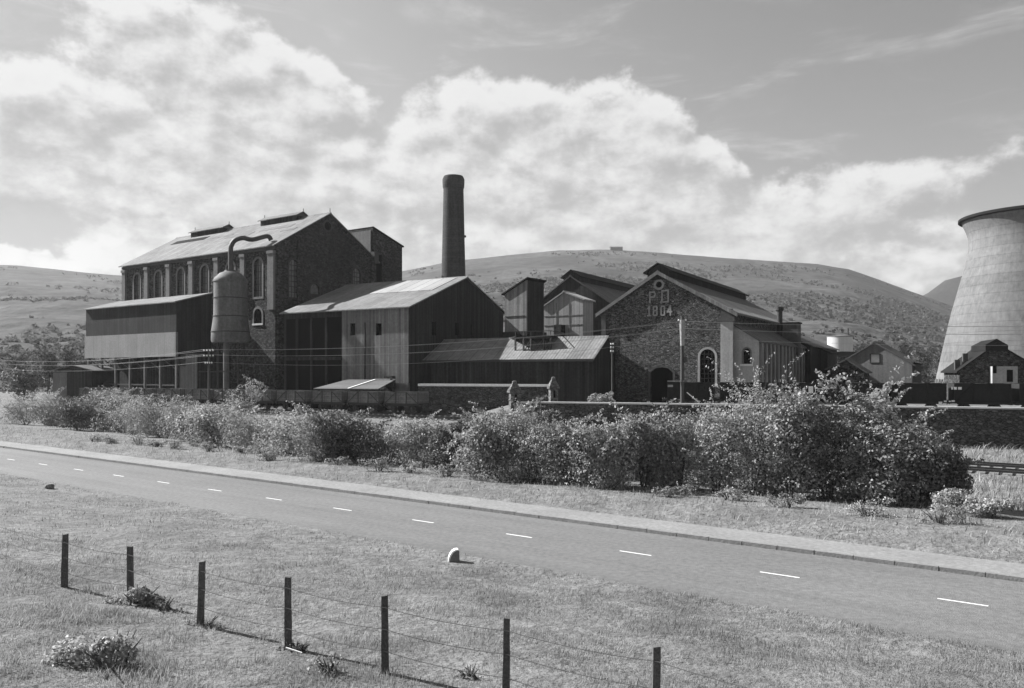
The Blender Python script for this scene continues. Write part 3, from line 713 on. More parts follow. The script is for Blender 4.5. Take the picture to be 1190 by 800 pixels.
# ------------------------------------------------------------------ houses and tank on the right
def px_house(name, label, D, xl, xr_, xp, yl, yr, yp, L, ang, wall, roof, cat='building', front=(), o=.4, z0=1.5, group=None, **kw):
    fr = Frame(*at(xl, D), math.cos(ang), math.sin(ang)); W_ = fr.tx(xr_); xp_ = fr.tx(xp)
    ops = []
    for f_ in front:
        q = fx(fr, *f_['px']); d = dict(f_); d['loop'] = (arch(*q) if f_.get('arch') else rect(q[0]-q[1]/2, q[0]+q[1]/2, q[2], q[3])); ops.append(d)
    return gable_house(name, label, cat, fr, W_, L, z0, fr.zx(xl, yl), fr.zx(xp, yp), wall, roof, ridge=xp_/W_, ze2=fr.zx(xr_, yr), o=o, verge=.3, front=ops, group=group, t=.3, **kw), fr
an = math.atan2(-545, 900)
(h2, _), f2 = px_house('gable_cottage', 'grey rendered gable building with a small white square window high on its gable', 122, 986, 1060, 1016, 417, 424, 399, 9, an*1.12, 'render_grey', 'slate',
    front=[dict(px=(1012, 1022, 412, 421.5), pane='white_paint', name='white_shutter', frame='boards_dark', fw=.12)])
(h1, _), f1 = px_house('small_gable_shed', 'small dark stone gable shed with an arched doorway in front of the grey rendered gable', 112, 962, 1004, 983.5, 429, 432, 419, 6, an*1.0, 'sooty_stone', 'slate',
    front=[dict(px=(979, 990, 440.5, 452), arch=True, pane='dark_void', frame='render_grey', fw=.35, name='doorway')])
(h4, _), f4 = px_house('brick_annex', 'low flat-topped dark annex at the right end of the grey gable building', 118, 1053, 1071, 1062, 424, 424, 423, 5, an*.55, 'dark_brick_trim', 'felt_dark', o=.2)
(h5, _), f5 = px_house('tower_foot_house', 'dark gable house with pale porch at the foot of the cooling tower', 104, 1115, 1200, 1158, 431, 425, 400.5, 10, an*.6, 'sooty_stone', 'felt_dark')
mb = MB(); z_ = f5.zx(1158, 400.5); a_ = f5.tx(1158); mb.prism([(a_-1.3, -.2, z_-.8), (a_+1.3, -.2, z_-.9), (a_+1.3, -.2, z_-.1), (a_, -.2, z_+.75), (a_-1.3, -.2, z_-.0)], (0, 8, 0)); mb.build('ridge_vent', M['felt_dark'], h5)
for px, y0, y1 in ((1117, 418, 430), (1126.5, 410.5, 425)):
    mb = MB(); a_ = f5.tx(px); mb.box(a_-.3, a_+.3, 2.2, 2.8, f5.zx(px, y1)-.6, f5.zx(px, y0)); mb.build('chimney', M['dark_brick_trim'], h5)
mb = MB(); q = fx(f5, 1150, 1179, 426, 446); mb.box(q[0]-q[1]/2, q[0]+q[1]/2, -1.4, -.02, 1.5, q[3]); pz = mb.build('porch', M['render_pale'], h5)
for x0, x1, y0, y1 in ((1154, 1158, 425, 434), (1170, 1177, 430, 444)):
    mb = MB(); q = fx(f5, x0, x1, y0, y1, -1.4); mb.box(q[0]-q[1]/2, q[0]+q[1]/2, -1.46, -1.39, q[2], q[3]); mb.build('porch_window', M['dark_void'], pz)
(h6, _), f6 = px_house('dark_store', 'plain black store at the end of the aisle range left of the pale round tank', 128, 940, 962, 951, 408, 410, 405, 6, an, 'sheet_dark', 'felt_dark')
# pale round tank on a beam platform
tx_, ty_ = at(976, 190)
tk = empty('round_tank', (tx_, ty_, 0), 0, 'white round water tank above the grey gable roofs at the foot of the hill', 'tank')
rp = lambda p: p*190/F
mb = MB(); mb.lathe([(rp(13.8), zat(409, 190)), (rp(13.8), zat(391.5, 190))], n=36); mb.build('drum', M['pale_tank'], tk, smooth=True)
mb = MB(); mb.lathe([(rp(14.2), zat(392, 190)), (rp(14.2), zat(391, 190)), (.1, zat(389.7, 190))], n=36); mb.build('lid', M['render_grey'], tk, smooth=True)
mb = MB(); mb.lathe([(rp(12), 1), (rp(12), zat(409, 190))], n=20); mb.build('base', M['sooty_stone'], tk, smooth=True)
mb = MB(); mb.box(1.5, 1.75, -1, -.8, zat(389, 190), zat(382, 190)); mb.build('vent_pipe', M['iron_dark'], tk)
bx, by = at(940, 150)
cb = empty('conveyor_bridge', (bx, by, 0), 0, 'dark level conveyor bridge running below the pale round tank', 'conveyor')
mb = MB(); w_ = 54*150/F; mb.box(0, w_, -.8, .8, zat(414, 150), zat(409, 150)); mb.build('gantry', M['iron_dark'], cb)
for a in (1.0, w_*.5, w_-.3): mb = MB(); mb.box(a-.15, a+.15, -.5, .5, 1, zat(414, 150)); mb.build('leg', M['iron_dark'], cb)

# ------------------------------------------------------------------ cooling tower
Dt = 184.0; cx_, cy_ = at(1198, Dt)
cool = empty('cooling_tower', (cx_, cy_, 0), 0, 'huge pale concrete cooling tower with waisted shell at the right edge', 'cooling tower')
R0, Rn, R1 = 96.5*Dt/F, 62*Dt/F, 71.3*Dt/F; zb_, zn_, zt_ = 4.6, zat(284, Dt), zat(251.5, Dt)
prof = []
for i in range(41):
    z_ = zb_+(zt_-zb_)*i/40
    if True:
        ysv = np.array([237, 252, 262, 270, 277, 286, 295, 313, 329.5, 361, 400, 440.5]); rpv = np.array([86, 82, 76.5, 73.2, 71.8, 72.3, 73.8, 78.6, 83.6, 93.0, 102.4, 111.8])
        zsv = np.array([zat(q_, Dt) for q_ in ysv])[::-1]; r_ = float(np.mean([np.interp(z_+dq, zsv, rpv[::-1]) for dq in (-.8, -.3, .3, .8)]))*Dt/F*.868
    elif z_ < zn_: a2 = (zn_-zb_)/math.sqrt((R0/Rn)**2-1); r_ = Rn*math.sqrt(1+((zn_-z_)/a2)**2)
    else: t_ = (z_-zn_)/(zt_-zn_); r_ = Rn+(R1-Rn)*t_**1.5
    prof.append((r_, z_))
inner = [(r_-.35, z_) for r_, z_ in prof[::-1]]
mb = MB(); mb.lathe(prof+inner, n=96, cap=False)
n_ = 96; tot = len(prof)+len(inner)
mb.f += [(k, (k+1) % n_, (tot-1)*n_+(k+1) % n_, (tot-1)*n_+k) for k in range(n_)]
mb.build('shell', M['concrete_tower'], cool, smooth=True)
mb = MB(); mb.lathe([(R1+.02, zt_-.7), (R1+.45, zt_-.45), (R1+.45, zt_+.15), (R1-.38, zt_+.15), (R1-.38, zt_-.1)], n=96, cap=False); mb.build('rim', M['felt_dark'], cool, smooth=True)
for k in range(40):
    a = 2*math.pi*k/40; b = a+math.pi/40
    mb = MB(); mb.bar(((R0+.2)*math.cos(a), (R0+.2)*math.sin(a), 1.5), ((R0)*math.cos(b), (R0)*math.sin(b), zb_+.1), .35); mb.bar(((R0+.2)*math.cos(a+2*math.pi/40), (R0+.2)*math.sin(a+2*math.pi/40), 1.5), ((R0)*math.cos(b), (R0)*math.sin(b), zb_+.1), .35)
    mb.build('leg', M['render_grey'], cool)
mb = MB(); mb.lathe([(R0+1.6, 1.2), (R0+1.6, 3.6), (R0+1.2, 3.6), (R0+1.2, 1.2)], n=72, cap=False); mb.build('basin_wall', M['render_pale'], cool)

# ------------------------------------------------------------------ walls, gate piers
def line_wall(name, label, p0, p1, z0, z1, th, m, cop_h=.18, cop='coping', z1b=None):
    dx, dy = p1[0]-p0[0], p1[1]-p0[1]; L_ = math.hypot(dx, dy)
    r_ = empty(name, (p0[0], p0[1], 0), math.atan2(dy, dx), label, 'wall')
    z1b = z1 if z1b is None else z1b
    mb = MB(); mb.prism([(0, 0, z0), (L_, 0, z0), (L_, 0, z1b), (0, 0, z1)], (0, th, 0)); mb.build('masonry', M[m], r_)
    mb = MB(); mb.prism([(-.02, -.08, z1+.003), (L_+.02, -.08, z1b+.003), (L_+.02, -.08, z1b+cop_h), (-.02, -.08, z1+cop_h)], (0, th+.16, 0)); mb.build('coping', M[cop], r_)
    return r_
line_wall('boundary_wall', 'long rough stone retaining wall with pale flat coping behind the hedge', (1.0, 87.4), (92, 58.8), -1.8, 2.95, .6, 'garden_stone', .17)
p0, p1 = at(486, 103), at(640, 98)
line_wall('yard_wall', 'straight stone yard wall with bright white coping below the long low shed', p0, p1, .2, zat(450, 101.5)+.1, .5, 'garden_stone', .30, 'white_paint')
def pier(px, D, w, ytop, yb_, label):
    x, y = at(px, D); r_ = empty('gate_pier', (x, y, 0), R(12), label, 'gate pier', 'old stone gate piers with pyramid caps')
    hw = w*D/F/2; zt = zat(ytop, D); zc_ = zat(ytop+(14), D)
    mb = MB(); mb.box(-hw*.75, hw*.75, -hw*.75, hw*.75, .0, zc_); mb.build('shaft', M['pier_stone'], r_)
    mb = MB(); rings = [[(-a, -a, z), (a, -a, z), (a, a, z), (-a, a, z)] for a, z in ((hw, zc_), (hw*1.03, zc_+.15), (hw*.72, zc_+(zt-zc_)*.42), (hw*.36, zc_+(zt-zc_)*.76), (hw*.3, zt-.2), (hw*.3, zt-.08), (hw*.12, zt))]
    mb.tube_rings(rings); mb.build('cap', M['pier_stone'], r_)
    mb = MB(); mb.box(-.12, .14, -hw*.75-.03, -hw*.7, zc_-1.1, zc_-.2); mb.build('niche', M['dark_void'], r_)
pier(598, 88.5, 15, 442.5, 470, 'gate pier at the left end of the long retaining wall')
pier(643, 96, 12, 438, 462, 'gate pier at the right end of the white-topped yard wall')

# ------------------------------------------------------------------ railway
def track(name, label, s_pts, zoff=0.0, sp=.8, nmax=100):
    (xa, ya), (xb, yb2) = s_pts; L_ = math.hypot(xb-xa, yb2-ya); rz = math.atan2(yb2-ya, xb-xa)
    z_ = [float(ground(xa+(xb-xa)*t, ya+(yb2-ya)*t)) for t in np.linspace(0, 1, 30)]
    zz_ = float(np.median(z_))+.06+zoff
    r_ = empty(name, (xa, ya, zz_), rz, label, 'railway track')
    mb = MB(); mb.prism([(0, -2.4, -1.2), (0, 2.4, -1.2), (0, 1.6, .0), (0, -1.6, .0)], (L_, 0, 0)); b_ = mb.build('ballast', M['ballast'], r_); tag(b_, kind='stuff')
    n = min(int(L_/sp), nmax)
    me = None
    for i in range(n):
        mb = MB(); 
        if me is None:
            mb.box(-.13, .13, -1.3, 1.3, 0.004, .13); o = mb.build('sleeper', M['sleeper_wood'], r_); me = o.data
        else:
            o = bpy.data.objects.new('sleeper', me); C.objects.link(o); o.parent = r_
        o.location = ((i+.5)*L_/n, 0, 0)
    for sy_ in (-.75, .75):
        mb = MB(); mb.box(0, L_, sy_-.07, sy_+.07, .134, .15); mb.box(0, L_, sy_-.02, sy_+.02, .15, .26); mb.box(0, L_, sy_-.04, sy_+.04, .26, .30); mb.build('rail', M['rail_steel'], r_)
    return zz_+.30
# right-hand lines beyond the hedge
for i, (nn_, lb) in enumerate(((40.0, 'near railway track in front of the retaining wall at right'), (43.8, 'far railway track close below the retaining wall at right'))):
    track('railway_track', lb, (xy(-18, nn_), xy(48, nn_)))
RA, RB = at(100, 122.5), at(575, 91.5)
dl = ((RB[0]-RA[0]), (RB[1]-RA[1])); ll = math.hypot(*dl); du = (dl[0]/ll, dl[1]/ll); dn = (du[1], -du[0])
zl_ = track('railway_track', 'siding track carrying the grey coal wagons below the halls', (RA, RB), sp=.8)
RA2, RB2 = (RA[0]+dn[0]*5.5, RA[1]+dn[1]*5.5), (RB[0]+dn[0]*5.5, RB[1]+dn[1]*5.5)
track('railway_track', 'open siding track in the sun just in front of the grey coal wagons', (RA2, RB2), sp=.8)

def make_wagon(dark, label, group):
    wm = 'wagon_dark' if dark else 'wagon_wood'; L_, w_, zb1_, zt1_ = 5.0, 2.45, 1.2, (2.95 if dark else 2.6)
    r_ = empty('coal_wagon', (0, 0, 0), 0, label, 'coal wagon', group)
    mb = MB(); t = .09
    mb.box(-L_/2, L_/2, -w_/2, -w_/2+t, zb1_, zt1_); mb.box(-L_/2, L_/2, w_/2-t, w_/2, zb1_, zt1_)
    mb.box(-L_/2, -L_/2+t, -w_/2+t, w_/2-t, zb1_, zt1_-.003); mb.box(L_/2-t, L_/2, -w_/2+t, w_/2-t, zb1_, zt1_-.003); mb.box(-L_/2+t, L_/2-t, -w_/2+t, w_/2-t, zb1_, zb1_+.08)
    mb.build('body', M[wm], r_)
    for y_ in (-w_/2-.03, w_/2+.03):
        mb = MB()
        for x_ in (-L_/2+.06, -.75, .75, L_/2-.06): mb.box(x_-.06, x_+.06, y_-.03, y_+.03, zb1_-.1, zt1_+.02)
        mb.bar((-L_/2+.1, y_, zb1_), (-.78, y_, zt1_-.02), .1, .05); mb.bar((L_/2-.1, y_, zb1_), (.78, y_, zt1_-.02), .1, .05)
        mb.box(-L_/2, L_/2, y_-.025, y_+.025, zb1_-.09, zb1_+.01); mb.box(-L_/2, L_/2, y_-.025, y_+.025, zt1_-.05, zt1_+.01)
        mb.build('side_frame', M['iron_dark' if not dark else 'wagon_dark'], r_)
    mb = MB(); mb.box(-.68, .68, -w_/2-.05, -w_/2-.004, zb1_+.02, zt1_-.12); mb.build('door', M[wm], r_)
    mb = MB(); mb.box(-L_/2-.1, L_/2+.1, -.95, -.8, .85, zb1_-.004); mb.box(-L_/2-.1, L_/2+.1, .8, .95, .85, zb1_-.004); mb.box(-L_/2-.15, -L_/2+.05, -1.15, 1.15, .82, zb1_-.006); mb.box(L_/2-.05, L_/2+.15, -1.15, 1.15, .82, zb1_-.006); mb.build('underframe', M['iron_dark'], r_)
    for x_ in (-1.35, 1.35):
        for y_ in (-.75, .75):
            mb = MB(); mb.tube([(x_, y_-.07, .46), (x_, y_+.07, .46)], .46, 18); mb.build('wheel', M['iron_dark'], r_)
            mb = MB(); yy = y_*1.2; mb.box(x_-.16, x_+.16, yy-.1, yy+.1, .35, .82); mb.build('axle_box', M['iron_dark'], r_)
    for x_ in (-1, 1):
        for y_ in (-.86, .86):
            mb = MB(); mb.tube([(x_*(L_/2+.14), y_, 1.03), (x_*(L_/2+.5), y_, 1.03)], [.08, .08], 8); mb.tube([(x_*(L_/2+.5), y_, 1.03), (x_*(L_/2+.55), y_, 1.03)], [.22, .2], 12); mb.build('buffer', M['iron_dark'], r_)
    mb = MB(); rnd = random.Random(3 if dark else 4)
    gx = np.linspace(-L_/2+t+.01, L_/2-t-.01, 14); gy = np.linspace(-w_/2+t+.01, w_/2-t-.01, 8)
    V_ = [(a, b, zt1_-.25+.35*math.cos(a*.5)*math.cos(b*.9)-.1+rnd.uniform(-.06, .06)) for a in gx for b in gy]
    mb.add(V_, [(i*8+j, (i+1)*8+j, (i+1)*8+j+1, i*8+j+1) for i in range(13) for j in range(7)]); mb.build('coal_load', M['coal'], r_, fix=False)
    return r_
rzw = math.atan2(du[1], du[0])
wl = ['leftmost grey coal wagon in the siding, below the raised screens building', 'second grey coal wagon from the left, under the raised screens building', 'third grey coal wagon from the left, at the right end of the screens building',
      'grey coal wagon standing below the iron silo', 'grey coal wagon half hidden by the sapling, right of the silo', 'grey coal wagon just left of the flat-roofed hut', 'grey coal wagon in front of the left half of the flat-roofed hut', 'grey coal wagon in front of the right half of the flat-roofed hut',
      'grey coal wagon beneath the corner of the lower hall', 'grey coal wagon in front of the left end of the white-topped yard wall', 'rightmost grey coal wagon in the siding, before the yard wall']
proto = make_wagon(False, wl[0], 'grey coal wagons in the siding')
d_ = 2.5
for i, lb in enumerate(wl):
    o = proto if i == 0 else copy_tree(proto)
    o['label'] = lb; o.location = (RA[0]+du[0]*d_, RA[1]+du[1]*d_, zl_); o.rotation_euler.z = rzw
    d_ += 5.72 + (0.0 if i != 7 else .3)
# dark wagons on the raised line behind the wall
wa = math.atan2(WY1-WY0, WX1-WX0); ux, uy = math.cos(wa), math.sin(wa)
off = 5.0; zr_ = 2.35
def wl_pt(px):
    fr = Frame(WX0-uy*off, WY0+ux*off, ux, uy); t = fr.tx(px); return fr.w(t, 0), t
bk = make_wagon(True, 'x', 'black wagons on the line above the retaining wall')
first = True
dk = [(803, 'black coal wagon just right of the arched door of the engine house'), (858, 'black coal wagon below the small arched aisle window'), (913, 'black coal wagon behind the tallest pale bush'),
      (966, 'black coal wagon with a white plate in front of the small arched shed'), (1019, 'black coal wagon below the grey gable with white shutter'), (1074, 'black coal wagon just left of the one with three white tallies'),
      (1128, 'black coal wagon with three white tally marks near the cooling tower'), (1182, 'rightmost black coal wagon, below the pale porch')]
(xa, ya), ta = wl_pt(803); t_cur = ta
fr_d = Frame(WX0-uy*off, WY0+ux*off, ux, uy)
t0_ = fr_d.tx(803)
for i, (px, lb) in enumerate(dk):
    t = t0_ + i*5.68
    x, y = fr_d.w(t, 0)
    if i == 0: o = bk
    else: o = copy_tree(bk)
    o['label'] = lb; o.location = (x, y, zr_); o.rotation_euler.z = wa
    o['pxx'] = 0; del o['pxx']
    ppx = CX+F*x/y; 
    dk[i] = (ppx, lb, o)
# white marks on some wagons, as painted plates
def plate(o, x0, x1, z0, z1):
    mb = MB(); mb.box(x0, x1, -1.31, -1.285, z0, z1); p = mb.build('painted_mark', M['white_paint'], o)
def nearest(px): return min(dk, key=lambda q: abs(q[0]-px))[2]
lo_ = nearest(940)
def plate_px(x0, x1, y0, y1):
    o = nearest((x0+x1)/2); fr = Frame(fr_d.o[0]+uy*1.3, fr_d.o[1]-ux*1.3, ux, uy)
    t0, t1 = fr.tx(x0), fr.tx(x1); D_ = fr.w((t0+t1)/2, 0)[1]
    b = (o.location.x-fr_d.o[0])*ux+(o.location.y-fr_d.o[1])*uy
    z0, z1 = zat(y1, D_)-zr_, zat(y0, D_)-zr_
    plate(o, t0-b, t1-b, max(z0, .5), min(z1, 2.6))
plate_px(939.5, 945, 448, 457)
for x0, x1 in ((1105.6, 1107.2), (1108.6, 1111.8), (1113.4, 1117.6)): plate_px(x0, x1, 447.5, 453)
for x0, x1, y0, y1 in ((1090.8, 1095, 467, 471), (1095.8, 1100, 468.8, 471), (1101, 1103, 469.4, 471), (1103.8, 1111.8, 469.2, 471), (1097, 1100, 465.8, 467.4), (1102.6, 1105, 466, 467.4), (1105.8, 1109.6, 465.3, 467.2)): plate_px(x0, x1, y0, y1)
_t = track
mb_rz = wa
xa, ya = fr_d.w(t0_-4, 0); xb, yb3 = fr_d.w(t0_+46, 0)
r_ = empty('railway_track', (xa, ya, zr_-.3), wa, 'raised railway track behind the coping of the retaining wall', 'railway track')
mb = MB(); mb.prism([(0, -2, -.6), (0, 2, -.6), (0, 1.5, .0), (0, -1.5, .0)], (50, 0, 0)); tag(mb.build('ballast', M['ballast'], r_), kind='stuff')
for sy_ in (-.75, .75): mb = MB(); mb.box(0, 50, sy_-.035, sy_+.035, .0, .3); mb.build('rail', M['rail_steel'], r_)

# hut with flat pale roof behind the siding
HB = Frame(*at(369, 107.5), 28, -9.5)
hbW = HB.tx(436); hz = HB.zx(400, 452.5)
hut = empty('siding_hut', (HB.o[0], HB.o[1], 0), HB.rz, 'small hut with a shallow pale folded roof behind the grey wagons', 'hut')
mb = MB(); mb.box(0.2, hbW-.2, .3, 3.2, .8, hz-.05); mb.build('wall', M['sooty_stone'], hut)
mb = MB(); zq = zat(442.3, 110.5); mb.prism([(-.5, -.3, hz-.05), (hbW*.55, -.3, hz-.05), (hbW*.75, 4, zq), (hbW*.25, 4, zq)], (0, 0, .12)); mb.build('roof', M['sheet_roof_grey'], hut)
mb = MB(); mb.prism([(hbW*.56, -.3, hz-.04), (hbW+.6, -.3, hz-.04), (hbW*1.1, 4, zq), (hbW*.76, 4, zq)], (0, 0, .12)); mb.build('roof', M['sheet_roof_grey'], hut)
mb = MB(); mb.bar((hbW*.56, -.3, hz+.12), (hbW*.76, 4, zq+.16), .3, .1); mb.bar((hbW*.76, 4, zq+.18), (hbW*1.1, 4, zq+.18), .3, .12); mb.build('ridge_flashing', M['white_paint'], hut)
# block left of the works
LBk = Frame(*at(62, 140), 1, -.12); w_ = LBk.tx(107)
lbh, _ = gable_house('end_shed', 'low dark shed left of the raised screens building', 'shed', LBk, w_, 8, 1, LBk.zx(62, 431), LBk.zx(85, 425.5), 'boards_dark', 'sheet_roof_grey', ridge=.5, o=.3)
mb = MB(); a0_, a1_ = LBk.tx(62), LBk.tx(78); mb.box(a0_, a1_, -.1, 0, 1, LBk.zx(70, 433)); mb.build('pale_wall', M['render_grey'], lbh)

# ------------------------------------------------------------------ poles and line wires
def pole(px, D, ytop, r0, label, arms, zb=.5, paint=None, fit=()):
    x, y = at(px, D); r_ = empty('telegraph_pole', (x, y, 0), wa, label, 'telegraph pole', 'telegraph poles along the railway')
    zt = zat(ytop, D)
    mb = MB(); mb.tube([(0, 0, zb-.6), (0, 0, zt)], [r0, r0*.72], 10); mb.build('pole', M['wood_pole'], r_, smooth=True)
    if paint:
        y0, y1 = paint; mb = MB(); mb.tube([(0, -.02, zat(y1, D)), (0, -.02, zat(y0, D))], [r0*.9, r0*1.35], 10); mb.build('painted_board', M['pole_paint'], r_, smooth=True)
    for dz, w_ in arms:
        mb = MB(); mb.box(-w_/2, w_/2, -.16, -.06, zt-dz-.05, zt-dz+.05); a_ = mb.build('crossarm', M['wood_pole'], r_)
        k = 4 if w_ > 1 else 2
        for j in range(k):
            xx = -w_/2+.12+(w_-.24)*j/(k-1); mb = MB(); mb.lathe([(.05, zt-dz+.05), (.09, zt-dz+.12), (.09, zt-dz+.2), (.04, zt-dz+.27)], (xx, -.11, 0), n=8); mb.build('insulator', M['insulator'], a_)
    return r_, (x, y, zt)
p1o, t1 = pole(243, 97, 405.5, .19, 'telegraph pole with white insulators beside the iron silo', ((.35, 1.6), (1.0, 1.6), (1.9, 1.2)))
p2o, t2 = pole(711.5, 92, 400, .12, 'thin pale telegraph pole before the shaded side of the engine house', ((.15, .5), (.55, .5), (1.0, .5)))
p3o, t3 = pole(793, 84.5, 368, .24, 'stout signal-like telegraph pole with white-painted upper part before the dated gable', ((.55, 1.0),), paint=(372, 402), zb=2)
mb = MB(); mb.box(.2, .5, -.25, .25, zat(421, 84.5), zat(415, 84.5)); mb.build('junction_box', M['iron_dark'], p3o)
mb = MB(); mb.box(-1.6, .2, -.2, -.1, zat(443, 84.5)-.06, zat(443, 84.5)+.03); mb.box(-1.55, -1.0, -.22, -.12, zat(450, 84.5), zat(447.5, 84.5)); mb.build('name_board', M['pole_paint'], p3o)
mb = MB(); mb.bar((.5, -.3, zat(456, 84.5)), (1.9, -.5, zat(468.5, 84.5)), .09); mb.build('stay', M['white_paint'], p3o)
def catenary(p0, p1, sag, n=24):
    return [tuple(Vector(p0).lerp(Vector(p1), i/n) + Vector((0, 0, -sag*4*(i/n)*(1-i/n)))) for i in range(n+1)]
lab = 'pale line wire slung between the telegraph poles across the works front'
def wire_(p0, p1, sag, r_=.016):
    mb = MB(); mb.tube(catenary(p0, p1, sag), r_, 4); o = mb.build('line_wire', M['line_wire'], None, fix=False); tag(o, lab, 'line wire', 'line wires between the telegraph poles')
for dz, dx in ((.1, -.7), (.1, .7), (.75, -.7), (.75, .6), (1.65, -.5)):
    wire_((t1[0]+dx, t1[1]-.1, t1[2]-dz), (t3[0]+dx*.5, t3[1]-.1, t3[2]-.4-dz*1.2), .9+dz*.3)
    wire_((t1[0]+dx, t1[1]-.1, t1[2]-dz), (-120, 165-dx, t1[2]-dz+1.0), 1.6)
    wire_((t3[0]+dx*.5, t3[1]-.1, t3[2]-.4-dz*1.2), (85, 58+dx, t3[2]-1-dz*1.1), 1.0)

# ------------------------------------------------------------------ hills
rx = [-1200, -600, -300, 18, 60, 100, 143, 250, 330, 400, 440, 470, 500, 530, 565, 600, 650, 700, 760, 800, 850, 900, 950, 985, 1020, 1050, 1077, 1110, 1150, 1300, 1600, 2200]
ryy = [330, 322, 308, 308.5, 313, 317, 320.5, 326, 330, 328, 322, 315, 309, 303, 299.5, 296, 291, 290.5, 293, 296, 300, 303.5, 307, 313, 325, 336, 346, 358, 372, 390, 380, 360]
DR = 1400.0
def fbm(x, y, o=5, s=1.0, seed=0):
    v = 0; a = 1.0; f_ = s
    for i in range(o):
        an_ = seed+i*1.7; c, s_ = math.cos(an_), math.sin(an_)
        u, w = (x*c-y*s_)*f_, (x*s_+y*c)*f_
        v = v + a*np.sin(u+1.3*np.sin(w*.7+i))*np.cos(w+1.1*np.sin(u*.8+2*i)); a *= .5; f_ *= 2.1
    return v
def hill_z(k, D):
    px = CX+F*k; zr = CZ + (HY-np.interp(px, rx, ryy))*DR/F
    t = (D-215)/(DR-215)
    tt = np.clip(t, 0, 1)
    g_ = .22*tt + .78*tt**1.35
    z = 1.9 + (zr-1.9)*g_
    z = z + fbm(k*D, D, 5, .011, 2)*np.clip(tt*4, 0, 1)*(7.0*(1-tt)+1.2)
    beyond = np.clip((D-DR)/600, 0, 2); z = np.where(D > DR, zr - 60*beyond**1.5, z)
    return np.where(D < 216, 1.5, z)
ks = np.linspace(-2.2, 2.2, 330); Ds = np.concatenate([[205, 215], np.geomspace(222, 1400, 110), [1430, 1500, 1650, 1900, 2300]])
X, Y = np.meshgrid(ks, Ds, indexing='ij')
V = np.stack([X*Y, Y, hill_z(X, Y)], -1).reshape(-1, 3)
n1, n2 = len(ks), len(Ds); i = np.arange(n1-1)[:, None]; j = np.arange(n2-1)[None, :]; a = i*n2+j
Fq = np.stack([a, a+n2, a+n2+1, a+1], -1).reshape(-1, 4)
hl_ = link_mesh('hillside', np_mesh('hillside', V, Fq, np.full(len(Fq), 4), smooth=True), M['hill']); tag(hl_, kind='structure')
# pointed tip farther off, right
mb = MB(); tcx, tcy = (1118-CX)/F*1900, 1900
rings = []
for i in range(14):
    t_ = i/13; r0 = 420*(1-t_)**1.0+14*(1-t_)+.5; zt2 = zat(321, 1900); z_ = -13+(zt2+13)*(t_ if t_ < .85 else .85+.15*(1-(1-(t_-.85)/.15)**2))
    rings.append([(tcx+r0*1.1*math.cos(a_)*(1+.04*math.sin(3*a_+i)), tcy+r0*math.sin(a_), z_) for a_ in np.linspace(0, 2*math.pi, 41)[:-1]])
mb.tube_rings(rings); o = mb.build('spoil_tip_hill', M['shale'], smooth=True); tag(o, kind='structure')
# base far plain out to the horizon
mb = MB(); mb.add([(-9000, -6000, -14), (9000, -6000, -14), (9000, 9000, -14), (-9000, 9000, -14)], [(0, 1, 2, 3)]); o = mb.build('far_ground', M['turf'], fix=False); tag(o, kind='structure')

# ------------------------------------------------------------------ foliage
def leaf_mesh(name, P, Nrm, size, rng, aspect=.55, fold=.25):
    n = len(P); Nrm = Nrm/np.linalg.norm(Nrm, axis=1, keepdims=True)
    rv = rng.normal(size=(n, 3)); T_ = np.cross(Nrm, rv); T_ /= np.linalg.norm(T_, axis=1, keepdims=True)+1e-9
    B_ = np.cross(Nrm, T_); sz = size*rng.uniform(.6, 1.35, n)[:, None]
    v0 = P - T_*sz*.5; v2 = P + T_*sz*.5 - Nrm*sz*fold*.4; v1 = P + B_*sz*aspect*.5 + Nrm*sz*.06; v3 = P - B_*sz*aspect*.5 + Nrm*sz*.06
    V_ = np.stack([v0, v1, v2, v3], 1).reshape(-1, 3); Fq_ = np.arange(4*n).reshape(n, 4)
    return np_mesh(name, V_, Fq_, np.full(n, 4))

